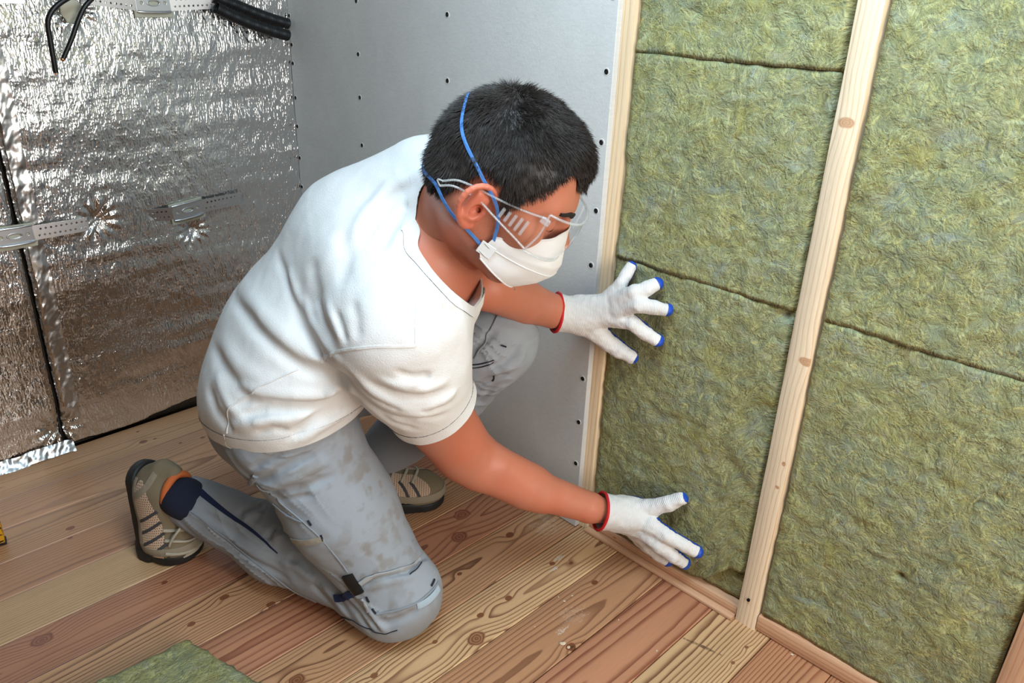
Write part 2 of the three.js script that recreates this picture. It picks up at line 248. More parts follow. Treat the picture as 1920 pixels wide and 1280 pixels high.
// ---------- plasterboard ----------
{
  const zc = -0.783, p = tag(group('plasterboard', [XD, 0, zc]), 'large grey plasterboard sheet screwed to the studs behind the kneeling man', 'plasterboard');
  const t = greyTex(1024, 1024, (i, j) => 0.5 + 0.22 * noise2(i / 2, j / 2, 3, 512, 512) + 0.22 * noise2(i / 5, j / 5, 4) + 0.1 * fbm2(i / 60, j / 60, 3, 6));
  const m = colorTex(1024, 1024, (i, j) => { const v = 0.78 + 0.014 * noise2(i / 1.5, j / 1.5, 3) + 0.018 * fbm2(i / 80, j / 120, 4, 6) + 0.012 * noise2(i / 14, j / 3, 8); return [v, v * 0.992, v * 0.975]; });
  const mat = new THREE.MeshStandardMaterial({ map: m, bumpMap: t, bumpScale: 0.00025, roughness: 0.85 });
  const sheet = new RoundedBoxGeometry(0.0125, YC - 0.004, ZF + 0.003 < 0 ? -(ZF + 0.002) + zc : 1, 2, 0.0012);
  const len = -(ZF + 0.002) + zc; sheet.translate(0.00625, YC / 2, -len / 2);
  const q = sheet.attributes.position, uv = sheet.attributes.uv; for (let i = 0; i < q.count; i++) uv.setXY(i, q.getZ(i) / 0.6, q.getY(i) / 0.6);
  mesh('gypsum_sheet', sheet, mat, p);
  const head = new THREE.LatheGeometry([[0.0001, -0.0004], [0.0022, -0.0006], [0.0034, -0.0001], [0.0039, 0.0006]].map(([x, y]) => new THREE.Vector2(x, y)), 18);
  const bar = new THREE.BoxGeometry(0.0038, 0.0002, 0.0009); bar.translate(0, -0.0004, 0); const bar2 = bar.clone().rotateY(Math.PI / 2);
  head.rotateZ(Math.PI / 2).translate(-0.0004, 0, 0);
  const cross = mergeGeometries([bar, bar2]).rotateZ(Math.PI / 2).translate(-0.0006, 0, 0);
  const fuzz = new THREE.TorusGeometry(0.0046, 0.0007, 5, 20).rotateY(Math.PI / 2);
  const black = std(0x131211, 0.45, { metalness: 0.5 }), slot = std(0x4a4845, 0.4, { metalness: 0.7 }), paper = std(0xd9d6d0, 0.95);
  const cols = [[-1.7075, [0.967, 0.879, 0.818, 0.778, 0.702, 0.637, 0.563, 0.493, 0.42, 0.34, 0.26, 0.17, 0.08]], [-1.447, [1.0, 0.919, 0.818, 0.732, 0.633, 0.54, 0.44, 0.33, 0.22, 0.12]], [-1.1665, [1.01, 0.907, 0.794, 0.68, 0.57, 0.46, 0.35, 0.24, 0.13]], [-0.7945, [0.95, 0.844, 0.738, 0.628, 0.534, 0.43, 0.321, 0.231, 0.142, 0.05]]];
  const R = rng(5);
  for (const [z, ys] of cols) for (const y of ys) {
    const s = mesh('screw', head, black, p); s.position.set(-0.0002, y, z - zc + (R() - 0.5) * 0.002); s.rotation.x = R() * 3;
    mesh('screw_slot', cross, slot, s); const f = mesh('torn_paper', fuzz, paper, s); f.scale.set(1, 1 + 0.25 * R(), 1 + 0.25 * R());
  }
}
// ---------- mineral wool batts ----------
const wool = (() => {                              // felted fibres, a tile of 0.7 m
  const N = 2048, col = new Float32Array(N * N * 3), h = new Float32Array(N * N), R = rng(2024), W = N - 1;
  for (let j = 0; j < N; j++) for (let i = 0; i < N; i++) {
    const p = j * N + i, wx = 22 * noise2(i / 64, j / 64, 41, 32, 32) + 7 * noise2(i / 16, j / 16, 42, 128, 128), wy = 22 * noise2(i / 64, j / 64, 43, 32, 32) + 7 * noise2(i / 16, j / 16, 44, 128, 128), x = i + wx, y = j + wy;
    const g = 0.5 * noise2(x / 128, y / 128, 12, 16, 16) + 0.35 * noise2(x / 32, y / 32, 13, 64, 64), yl = 0.5 * noise2(x / 128, y / 128, 14, 16, 16) + 0.5 * noise2(x / 32, y / 32, 15, 64, 64), pale = Math.max(0, noise2(x / 64 + 0.4, y / 32, 17, 32, 64));
    const c1 = Math.pow(1 - Math.abs(noise2(x / 64, y / 64, 21, 32, 32)), 9), c2 = Math.pow(1 - Math.abs(noise2(x / 32, y / 16, 22, 64, 128)), 6), tex = noise2(x / 8, y / 8, 23, 256, 256), fine = noise2(i / 2, j / 2, 24, 1024, 1024);
    const q = 0.90 + 0.07 * g + 0.05 * tex + 0.05 * fine + 0.10 * pale;
    col[p * 3] = (0.572 + 0.045 * yl) * q; col[p * 3 + 1] = (0.575 + 0.008 * yl) * q; col[p * 3 + 2] = (0.40 - 0.08 * yl + 0.07 * pale) * q;
    h[p] = 0.58 + 0.16 * g - 0.15 * c1 - 0.08 * c2 + 0.09 * tex + 0.05 * fine;
  }
  for (let n = 0; n < 60000; n++) {
    let x = R() * N, y = R() * N; const broad = n < 5000;
    const fl = noise2(x / 110, y / 110, 31) * 4 + noise2(x / 40, y / 40, 32) * 1.8;
    let a = fl + (R() - 0.5) * 1.2; const curl = (R() - 0.5) * 0.06, len = broad ? 30 + R() * 60 : 14 + R() * 44, wd = broad ? 3 + R() * 5 : 1.1 + R() * 1.3;
    const k = R(), tone = k < 0.4 ? 1.06 + R() * 0.22 : k < 0.75 ? 0.88 - R() * 0.26 : 1.0, yel = (R() - 0.5) * 0.3, al = broad ? 0.2 : 0.5;
    const c = [0.588 * tone * (1 + yel * 0.35), 0.585 * tone, 0.41 * tone * (1 - yel)], hh = (k < 0.4 ? 0.07 : k < 0.75 ? -0.10 : 0.02) * (broad ? 1.6 : 1);
    for (let s = 0; s < len; s++) {
      x += Math.cos(a); y += Math.sin(a); a += curl + (R() - 0.5) * 0.16;
      const fade = Math.sin(Math.PI * (s + 0.5) / len), r = Math.ceil(wd);
      for (let v = -r; v <= r; v++) for (let u = -r; u <= r; u++) {
        const e = Math.hypot(u, v) / wd; if (e > 1) continue;
        const i = (Math.round(x) + u) & W, j = (Math.round(y) + v) & W, p = j * N + i, t = al * fade * (1 - e * e) * 0.6;
        col[p * 3] = mix(col[p * 3], c[0], t); col[p * 3 + 1] = mix(col[p * 3 + 1], c[1], t); col[p * 3 + 2] = mix(col[p * 3 + 2], c[2], t);
        h[p] += hh * t * 0.5;
      }
    }
  }
  const map = colorTex(N, N, (i, j) => { const p = (j * N + i) * 3; return [col[p], col[p + 1], col[p + 2]]; });
  return { map, bump: greyTex(N, N, (i, j) => h[j * N + i]) };
})();
const woolMat = new THREE.MeshStandardMaterial({ map: wool.map, bumpMap: wool.bump, bumpScale: 0.0040, roughness: 0.97, metalness: 0 });
const woolLump = (a, b, s) => 0.0045 * fbm2(a * 13, b * 13, 3, s) + 0.0011 * (1 - 2 * Math.abs(noise2(a * 40 + 2 * noise2(a * 20, b * 20, s), b * 26, s + 5))) + 0.0013 * noise2(a * 70, b * 110, s + 6);
// a batt between two studs: face towards -x, its outline a little ragged, its edges rolled back
function batt(z0, z1, y0, y1, seed, o = {}) {
  const st = 0.0036, D = 0.1, nz = Math.round((z1 - z0) / st), ny = Math.round((Math.min(y1, 1.12) - y0) / st), yt = y1;
  const fine = (t, n, len) => { const k = Math.round(t * n); return k === 1 ? 0.0005 / len : k === n - 1 ? 1 - 0.0005 / len : t; };   // a row of points close to each rim
  const f = (u, v) => {
    u = fine(u, nz, z1 - z0); v = fine(v, ny, y1 - y0);
    let z = z0 + (z1 - z0) * u, y = y0 + (Math.min(yt, 1.12) - y0) * v;
    const lo = y0 + 0.0022 * fbm2(z * 14, 3, 3, y0 > 0.7 ? 643 : y0 > 0.5 ? 644 : 645) + (o.bottom ? o.bottom(z) : 0), hi = y1 + 0.0022 * fbm2(z * 14, 3, 3, y1 > 0.7 ? 643 : 644), a = z0 + 0.0009 * (1 + 1.6 * fbm2(y * 15, 5, 3, seed + 45)), b = z1 - 0.0010 * (1 + 1.6 * fbm2(y * 15, 11, 3, seed + 47));
    y = lo + (hi - lo) * v; z = a + (b - a) * u;
    const ez = Math.min(z - a, b - z), ey = Math.min(y - lo, hi - y) * 7, e = Math.min(ez, ey), r = o.roll || 0.0075;
    const t = clamp(e / r), back = r * (1 - Math.sqrt(1 - (1 - t) * (1 - t)));
    const edge = e < 1e-6 ? 0.022 : 0;
    let x = XW + (o.off || 0.0045) - woolLump(z, y, seed) + back * (ey < ez ? 0.45 : 0.9) + edge;
    for (const [pz, py, pr, pd] of o.pits || []) { const q = Math.hypot((z - pz) / pr, (y - py) / (pr * 0.6)) + 0.25 * noise2(z * 200, y * 200, 3); x += pd * Math.exp(-q * q * 1.5); }
    return [x, y, z];
  };
  return grid(nz, ny, (u, v) => f(u, v), (u, v) => [(z0 + (z1 - z0) * u) / 0.7 + seed * 0.137, (y0 + (Math.min(yt, 1.12) - y0) * v) / 0.7 + seed * 0.071]);
}
const corner = (z) => 0.055 * sstep(-0.515, -0.455, z) + 0.006 * sstep(-0.54, -0.51, z);
tag(mesh('insulation_batt', batt(-0.7618, -0.4396, 0.8743, 1.12, 3, { pits: [[-0.664, 0.933, 0.014, 0.006]] }), woolMat), 'topmost green mineral wool batt beside the plasterboard, with a small brown hole', 'insulation', undefined);
tag(mesh('insulation_batt', batt(-0.7618, -0.4396, 0.5553, 0.8747, 5, { pits: [[-0.52, 0.64, 0.006, 0.006], [-0.66, 0.80, 0.01, 0.004]] }), woolMat), 'middle mineral wool batt between plasterboard and bare stud, just above the raised hand', 'insulation');
tag(mesh('insulation_batt', batt(-0.7618, -0.4396, 0.027, 0.5557, 8, { bottom: corner, off: 0.0055, pits: [[-0.455, 0.545, 0.012, 0.008], [-0.60, 0.30, 0.008, 0.004]] }), woolMat), 'lower mineral wool batt that both gloved hands press into place', 'insulation');
tag(mesh('insulation_offcut', batt(-0.52, -0.4405, 0.025, 0.080, 11, { off: 0.020 }), woolMat), 'small wool scrap stuffed behind the lower batt at the foot of the bare stud', 'insulation');
tag(mesh('insulation_batt', batt(-0.4010, -0.0752, 0.5553, 1.12, 14, { pits: [[-0.30, 0.78, 0.008, 0.005]] }), woolMat), 'upper right mineral wool batt on the far side of the bare stud', 'insulation');
tag(mesh('insulation_batt', batt(-0.4010, -0.0752, 0.035, 0.5557, 17, { off: 0.006, pits: [[-0.22, 0.225, 0.008, 0.012], [-0.30, 0.35, 0.01, 0.004], [-0.14, 0.4, 0.009, 0.005]] }), woolMat), 'lower right mineral wool batt standing on the rounded sole plate', 'insulation');
tag(mesh('insulation_batt', batt(-0.036, 0.30, 0.035, 1.2, 19), woolMat), 'mineral wool batt past the last stud, at the right edge of the picture', 'insulation');

// ---------- foil-faced insulation on the back wall ----------
const crepe = greyTex(1024, 1024, (i, j) => {
  const w = 3.5 * noise2(i / 26, j / 40, 1), x = i + w, y = j;
  const r1 = 1 - Math.abs(noise2(x / 11, y / 38, 2)), r2 = 1 - Math.abs(noise2(x / 6.5, y / 17, 3)), n = noise2(x / 4, y / 9, 4), big = noise2(i / 60, j / 60, 5);
  return 0.42 * Math.pow(r1, 1.6) + 0.30 * Math.pow(r2, 1.5) + 0.10 * (n + 1) + 0.05 * (big + 1);
});
crepe.repeat.set(1 / 0.42, 1 / 0.42);
const foilMat = new THREE.MeshPhysicalMaterial({ color: lin(0.80, 0.795, 0.79), metalness: 1, roughness: 0.17, bumpMap: crepe, bumpScale: 0.0012 });
const tapeMat = new THREE.MeshPhysicalMaterial({ color: lin(0.62, 0.615, 0.61), metalness: 1, roughness: 0.3 });
const dents = [[0.527, 0.490, 0.024, 0.008], [0.722, 0.433, 0.02, 0.011], [0.375, 0.055, 0.026, 0.012], [0.555, 0.89, 0.022, 0.006]];
function foilZ(x, y) {
  let d = 0.0045 * fbm2(x * 5, y * 7, 3, 71) + 0.0022 * noise2(x * 3 + 2, y * 26 + 0.8 * x, 72) + 0.0011 * noise2(x * 9, y * 48, 73) + 0.0008 * noise2(x * 90, y * 60, 74);
  for (const [a, b, r, k] of dents) { const q = Math.hypot(x - a, y - b) / r; if (q < 2.6) { const an = Math.atan2(y - b, x - a); d -= k * Math.exp(-q * q * 1.2) * (1 + 0.2 * Math.sin(an * 9 + 3 * q + 2 * Math.sin(an * 2))) - 0.003 * Math.exp(-Math.pow(q - 1.2, 2) * 3) * Math.sin(an * 11); } }
  return ZF + 0.004 + d;
}
function foilSheet(x0, x1, nx, roll0, roll1, hem, YC) {
  const ys = []; for (let y = 0; y < 1.06; y += 0.0042) ys.push(y); for (let y = 1.06; y < YC; y += 0.08) ys.push(y); ys.push(YC);
  return grid(nx, ys.length - 1, (u, v) => {
    const x = x0 + (x1 - x0) * u; let y = ys[Math.round(v * (ys.length - 1))];
    const base = hem(x) + 0.002 * noise2(x * 40, 1, 5); y = base + y * (1 - base / YC);
    let z = foilZ(x, y);
    const e0 = (x - x0) / 0.012, e1 = (x1 - x) / 0.012, eb = (y - base) / 0.012;
    if (roll0 && e0 < 1) z -= 0.013 * (1 - Math.sqrt(1 - (1 - e0) * (1 - e0)));
    if (roll1 && e1 < 1) z -= 0.013 * (1 - Math.sqrt(1 - (1 - e1) * (1 - e1)));
    if (eb < 1) z -= 0.012 * (1 - Math.sqrt(1 - (1 - eb) * (1 - eb)));
    return [x, y, z];
  }, (u, v) => [x0 + (x1 - x0) * u, ys[Math.round(v * (ys.length - 1))]]);
}
tag(mesh('foil_insulation', foilSheet(0.386, XD - 0.001, 148, true, false, (x) => 0.004 + 0.016 * sstep(0.5, 0.68, x), 1.43), foilMat), 'wide crinkled silver foil insulation sheet on the wall behind the man', 'foil insulation');
tag(mesh('foil_insulation', foilSheet(-0.1, 0.381, 110, false, true, () => 0.003, 1.07), foilMat), 'left hand silver foil insulation sheet, beside the vertical taped joint', 'foil insulation');
tag(mesh('foil_insulation', grid(20, 40, (u, v) => [X0 + 0.01 + (-0.11 - X0) * u, (0.45 + 0.63 * u) * v, ZF], (u, v) => [X0 + 0.01 + (-0.11 - X0) * u, (0.45 + 0.63 * u) * v]), foilMat), 'foil insulation sheet that goes on to the left, outside the picture', 'foil insulation');
tag(mesh('foil_tape', grid(10, 260, (u, v) => { const x = 0.393 + 0.028 * u + 0.0015 * noise2(v * 40, 2, 8), y = 0.07 + 0.98 * v; return [x, y, foilZ(x, y) + 0.0022 + 0.0016 * noise2(u * 3, v * 75, 81) + 0.0008 * noise2(u * 9, v * 190, 82)]; }), tapeMat), 'strip of crumpled foil tape along the joint of the two foil sheets', 'tape');
tag(mesh('foil_tape', grid(60, 8, (u, v) => { const x = 0.16 + 0.235 * u, y = 0.001 + 0.022 * v; return [x, y + 0.0015 * noise2(u * 14, 3, 4), ZF + 0.021 - 0.016 * v + 0.002 * noise2(u * 22, v * 3, 83) + 0.0012 * noise2(u * 60, v * 5, 84)]; }), tapeMat), 'folded foil tape where the left foil sheet meets the floorboards', 'tape');

// direct hangers: a stamped steel plate with two perforated arms
const zinc = new THREE.MeshPhysicalMaterial({ color: lin(0.62, 0.63, 0.65), metalness: 1, roughness: 0.33 });
const armGeo = (() => {
  const L = 0.098, B = 0.029, s = new THREE.Shape([[0, -B / 2], [L, -B / 2 + 0.001], [L, B / 2 - 0.001], [0, B / 2]].map(([x, y]) => new THREE.Vector2(x, y)));
  for (let i = 0; i < 10; i++) for (let k = 0; k < 2; k++) { const h = new THREE.Path(); h.absellipse(0.009 + i * 0.0092 + k * 0.0046, (k - 0.5) * 0.0125, 0.0021, 0.0021, 0, Math.PI * 2, true); s.holes.push(h); }
  return new THREE.ExtrudeGeometry(s, { depth: 0.0009, bevelEnabled: false, curveSegments: 10 });
})();
const plateGeo = (() => {
  const s = new THREE.Shape(), w = 0.034, h = 0.0165; s.moveTo(-w, -h); s.lineTo(w, -h); s.lineTo(w, h); s.lineTo(-w, h); s.closePath();
  const slot = new THREE.Path(); slot.absellipse(0, 0, 0.012, 0.0042, 0, Math.PI * 2, true); s.holes.push(slot);
  for (const x of [-0.023, 0.023]) { const q = new THREE.Path(); q.absellipse(x, 0, 0.0036, 0.0036, 0, Math.PI * 2, true); s.holes.push(q); }
  return new THREE.ExtrudeGeometry(s, { depth: 0.0012, bevelEnabled: true, bevelSize: 0.0006, bevelThickness: 0.0005, bevelSegments: 2, curveSegments: 14 });
})();
const ribGeo = mergeGeometries([tube([[-0.033, 0.0158, 0.002], [-0.02, 0.0165, 0.005], [0.02, 0.0165, 0.005], [0.033, 0.0158, 0.002]], 0.0022, 20, 8), tube([[-0.033, -0.0158, 0.002], [-0.02, -0.0165, 0.005], [0.02, -0.0165, 0.005], [0.033, -0.0158, 0.002]], 0.0022, 20, 8)]);
const padGeo = box(-0.038, 0.038, -0.027, 0.02, -0.006, -0.001, 0.002), bossGeo = new THREE.TorusGeometry(0.0115, 0.0016, 8, 28).scale(1.1, 0.48, 1).translate(0, 0, 0.0015);
function hanger(x, y, tilt, up, left, right, label) {
  const g = tag(group('wall_hanger', [x, y, foilZ(x, y) + 0.009]), label, 'metal bracket'); g.rotation.z = tilt;
  mesh('plate', plateGeo, zinc, g); mesh('stamped_rim', mergeGeometries([ribGeo, bossGeo]), zinc, g);
  mesh('foam_pad', padGeo, std(0xb9b7a4, 0.9), g);
  const a = mesh('perforated_arm', armGeo, zinc, g); a.position.set(0.033, 0, 0.001); a.rotation.set(0, right, 0.02 + up);
  const b = mesh('perforated_arm', armGeo, zinc, g); b.position.set(-0.033, 0, 0.001); b.rotation.set(0.12, Math.PI - left, 0.1);
  return g;
}
hanger(0.712, 0.483, 0.10, -0.06, 0.22, -0.05, 'perforated steel hanger bracket in the middle of the foil wall, by the man\'s back');
hanger(0.372, 0.487, 0.0, 0.02, 0.1, -0.12, 'perforated steel hanger bracket at the left edge, over the taped foil joint');
hanger(0.700, 0.902, 0.0, 0.03, 0.1, -0.1, 'perforated steel hanger bracket at the top, between the cables and the black conduits');
hanger(0.337, 0.916, 0.0, -0.06, 0.1, -0.08, 'perforated steel hanger whose end just shows in the top left corner');

// cables and conduits
const blackPlastic = std(0x0d0e10, 0.38), copper = new THREE.MeshStandardMaterial({ color: lin(0.75, 0.36, 0.2), metalness: 1, roughness: 0.35 });
{
  const c = tag(mesh('electric_cable', tube([[0.60, 1.2, ZF + 0.06], [0.5906, 0.9346, -1.6584], [0.5292, 0.9105, -1.6564], [0.5021, 0.8926, -1.6564], [0.4895, 0.8732, -1.6584], [0.4877, 0.8401, -1.6614], [0.4877, 0.8082, -1.6634], [0.4879, 0.7841, -1.6654]], 0.0047, 80, 10), blackPlastic), 'longer black cable hanging bent over the foil in the top left corner', 'cable');
  mesh('cable_core', new THREE.CylinderGeometry(0.002, 0.002, 0.003, 10).translate(...[0.488, 0.7822, -1.6654]), copper, c);
  const d = tag(mesh('electric_cable', tube([[0.66, 1.2, ZF + 0.03], [0.6254, 0.944, -1.6844], [0.5814, 0.9122, -1.6804], [0.5615, 0.8938, -1.6804], [0.5465, 0.8701, -1.6814], [0.5305, 0.8388, -1.6834], [0.5112, 0.8056, -1.6864]], 0.0044, 80, 10), blackPlastic), 'shorter black cable beside it, its cut end showing bare copper', 'cable');
  mesh('cable_core', new THREE.SphereGeometry(0.0042, 10, 8).translate(...[0.5101, 0.8047, -1.6864]), copper, d);
}
function conduit(pts, r, label) {                  // corrugated pipe: rings along a curve
  const cv = new THREE.CatmullRomCurve3(pts.map(V)), n = Math.round(cv.getLength() / 0.00085), rad = 18, fr = cv.computeFrenetFrames(n, false), p = [], uv = [], ix = [];
  for (let i = 0; i <= n; i++) {
    const c = cv.getPointAt(i / n), q = r * (1 + 0.085 * Math.tanh(2.2 * Math.sin(i * Math.PI / 2.6)));
    for (let k = 0; k <= rad; k++) { const a = k / rad * Math.PI * 2, nn = fr.normals[i].clone().multiplyScalar(Math.cos(a) * q).addScaledVector(fr.binormals[i], Math.sin(a) * q).add(c); p.push(nn.x, nn.y, nn.z); uv.push(i / 40, k / rad); }
    if (i < n) for (let k = 0; k < rad; k++) { const a = i * (rad + 1) + k, b = a + rad + 1; ix.push(a, b, a + 1, a + 1, b, b + 1); }
  }
  const g = new THREE.BufferGeometry(); g.setAttribute('position', new THREE.Float32BufferAttribute(p, 3)); g.setAttribute('uv', new THREE.Float32BufferAttribute(uv, 2)); g.setIndex(ix); g.computeVertexNormals();
  return tag(mesh('corrugated_conduit', g, std(0x1a1b1d, 0.4, { side: THREE.DoubleSide })), label, 'conduit');
}
conduit([[0.8192, 0.9154, -1.6964], [0.8553, 0.9047, -1.6964], [0.9019, 0.8884, -1.6964], [0.9513, 0.8724, -1.6974], [0.991, 0.8625, -1.6974]], 0.0112, 'upper of two black corrugated conduits running into the plasterboard corner');
conduit([[0.8121, 0.8962, -1.6704], [0.8395, 0.8832, -1.6704], [0.8855, 0.8655, -1.6704], [0.9344, 0.8502, -1.6714], [0.9737, 0.8399, -1.6714]], 0.0112, 'lower of two black corrugated conduits, its open end towards the left');
tag(mesh('plaster_patch', (() => { const g = new THREE.IcosahedronGeometry(0.02, 4), p = g.attributes.position; for (let i = 0; i < p.count; i++) { const k = 1 + 0.3 * noise3(p.getX(i) * 90, p.getY(i) * 90, p.getZ(i) * 90); p.setXYZ(i, p.getX(i) * k, p.getY(i) * k, p.getZ(i) * k * 0.35); } g.computeVertexNormals(); return g.translate(0.547, 0.885, ZF + 0.008); })(), std(0xc9c6b4, 0.95)), 'rough cream foam patch where the two cables leave the foil wall', 'foam patch');
// ---------- implicit surfaces: fields of rounded bones, meshed by surface nets ----------
const smin = (a, b, k) => { const h = Math.max(k - Math.abs(a - b), 0) / k; return Math.min(a, b) - h * h * k * 0.25; };
const smax = (a, b, k) => -smin(-a, -b, k);
function bone(a, b, ra, rb) {                       // tapered capsule
  const dx = b[0] - a[0], dy = b[1] - a[1], dz = b[2] - a[2], l2 = dx * dx + dy * dy + dz * dz || 1e-9;
  return (x, y, z) => { const px = x - a[0], py = y - a[1], pz = z - a[2], t = clamp((px * dx + py * dy + pz * dz) / l2), ex = px - t * dx, ey = py - t * dy, ez = pz - t * dz; return Math.sqrt(ex * ex + ey * ey + ez * ez) - (ra + (rb - ra) * t); };
}
function ball(c, r) { return (x, y, z) => Math.hypot(x - c[0], y - c[1], z - c[2]) - r; }
function ell(c, r, F) {                            // ellipsoid; F = three axes
  const A = F || [[1, 0, 0], [0, 1, 0], [0, 0, 1]];
  return (x, y, z) => {
    const px = x - c[0], py = y - c[1], pz = z - c[2]; let k0 = 0, k1 = 0;
    for (let i = 0; i < 3; i++) { const q = (px * A[i][0] + py * A[i][1] + pz * A[i][2]) / r[i]; k0 += q * q; k1 += q * q / (r[i] * r[i]); }
    k0 = Math.sqrt(k0); k1 = Math.sqrt(k1); return k1 < 1e-9 ? -Math.min(...r) : k0 * (k0 - 1) / k1;
  };
}
function blend(list) { return (x, y, z) => { let d = 1e3; for (const [f, k] of list) d = d > 900 ? f(x, y, z) : k < 0 ? smax(d, -f(x, y, z), -k) : smin(d, f(x, y, z), k); return d; }; }
function pathDist(pts) {                           // distance to a polyline, and where along it
  const segs = []; for (let i = 0; i + 1 < pts.length; i++) segs.push([pts[i], pts[i + 1]]);
  const c = pts.reduce((s, p) => [s[0] + p[0] / pts.length, s[1] + p[1] / pts.length, s[2] + p[2] / pts.length], [0, 0, 0]), R = Math.max(...pts.map((p) => Math.hypot(p[0] - c[0], p[1] - c[1], p[2] - c[2])));
  return (x, y, z, far) => {
    if (Math.hypot(x - c[0], y - c[1], z - c[2]) > R + far) return [9, 0];
    let best = 9, at = 0;
    segs.forEach(([a, b], i) => { const dx = b[0] - a[0], dy = b[1] - a[1], dz = b[2] - a[2], px = x - a[0], py = y - a[1], pz = z - a[2], t = clamp((px * dx + py * dy + pz * dz) / (dx * dx + dy * dy + dz * dz)), e = Math.hypot(px - t * dx, py - t * dy, pz - t * dz); if (e < best) { best = e; at = (i + t) / segs.length; } });
    return [best, at];
  };
}
// folds of cloth: ridges (amp > 0) and creases (amp < 0) along lines that lie on the cloth
function withFolds(f, folds) {
  const ls = folds.map(([amp, w, ...pts]) => ({ amp, w, d: pathDist(pts) }));
  return (x, y, z) => {
    let d = f(x, y, z); if (d > 0.05 || d < -0.05) return d;
    for (const l of ls) { const [e, t] = l.d(x, y, z, l.w * 2.6); if (e < l.w * 2.6) { const q = e / l.w; d -= l.amp * Math.exp(-q * q) * Math.min(1, 4 * Math.min(t, 1 - t) + 0.15); } }
    return d;
  };
}
function nets(f, lo, hi, s) {
  const n = [0, 1, 2].map((i) => Math.ceil((hi[i] - lo[i]) / s) + 1), [nx, ny, nz] = n, F = new Float32Array(nx * ny * nz).fill(1), B = 4;
  const id = (i, j, k) => (k * ny + j) * nx + i;
  for (let k = 0; k < nz; k += B) for (let j = 0; j < ny; j += B) for (let i = 0; i < nx; i += B) {
    const c = f(lo[0] + (i + 1.5) * s, lo[1] + (j + 1.5) * s, lo[2] + (k + 1.5) * s), far = Math.abs(c) > s * B * 1.5 + 0.006;
    for (let w = k; w < Math.min(k + B, nz); w++) for (let v = j; v < Math.min(j + B, ny); v++) for (let u = i; u < Math.min(i + B, nx); u++) F[id(u, v, w)] = far ? c : f(lo[0] + u * s, lo[1] + v * s, lo[2] + w * s);
  }
  const pos = [], idx = [], at = new Int32Array(nx * ny * nz).fill(-1), C = [0, 1, 2, 3, 4, 5, 6, 7].map((c) => [c & 1, (c >> 1) & 1, c >> 2]);
  for (let k = 0; k + 1 < nz; k++) for (let j = 0; j + 1 < ny; j++) for (let i = 0; i + 1 < nx; i++) {
    const v = C.map(([a, b, c]) => F[id(i + a, j + b, k + c)]); let m = 0; for (let q = 0; q < 8; q++) if (v[q] < 0) m |= 1 << q;
    if (m === 0 || m === 255) continue;
    let x = 0, y = 0, z = 0, w = 0;
    for (let a = 0; a < 8; a++) for (const b of [a ^ 1, a ^ 2, a ^ 4]) if (b > a && (v[a] < 0) !== (v[b] < 0)) { const t = v[a] / (v[a] - v[b]); x += C[a][0] + (C[b][0] - C[a][0]) * t; y += C[a][1] + (C[b][1] - C[a][1]) * t; z += C[a][2] + (C[b][2] - C[a][2]) * t; w++; }
    at[id(i, j, k)] = pos.length / 3; pos.push(lo[0] + (i + x / w) * s, lo[1] + (j + y / w) * s, lo[2] + (k + z / w) * s);
  }
  const quad = (a, b, c, d, flip) => { if (a < 0 || b < 0 || c < 0 || d < 0) return; flip ? idx.push(a, c, b, a, d, c) : idx.push(a, b, c, a, c, d); };
  for (let k = 1; k + 1 < nz; k++) for (let j = 1; j + 1 < ny; j++) for (let i = 1; i + 1 < nx; i++) {
    const o = F[id(i, j, k)] < 0;
    if (o !== F[id(i + 1, j, k)] < 0) quad(at[id(i, j - 1, k - 1)], at[id(i, j, k - 1)], at[id(i, j, k)], at[id(i, j - 1, k)], !o);
    if (o !== F[id(i, j + 1, k)] < 0) quad(at[id(i - 1, j, k - 1)], at[id(i - 1, j, k)], at[id(i, j, k)], at[id(i, j, k - 1)], !o);
    if (o !== F[id(i, j, k + 1)] < 0) quad(at[id(i - 1, j - 1, k)], at[id(i, j - 1, k)], at[id(i, j, k)], at[id(i - 1, j, k)], !o);
  }
  return finish({ pos, idx, f });
}
function finish(m) {                               // exact normals from the field where there is one
  const n = m.nor = new Float32Array(m.pos.length), p = m.pos, e = 0.0009, f = m.f;
  for (let i = 0; i < p.length; i += 3) {
    const x = p[i], y = p[i + 1], z = p[i + 2]; let a = f(x + e, y, z) - f(x - e, y, z), b = f(x, y + e, z) - f(x, y - e, z), c = f(x, y, z + e) - f(x, y, z - e); const l = Math.hypot(a, b, c) || 1;
    n[i] = a / l; n[i + 1] = b / l; n[i + 2] = c / l;
  }
  return m;
}
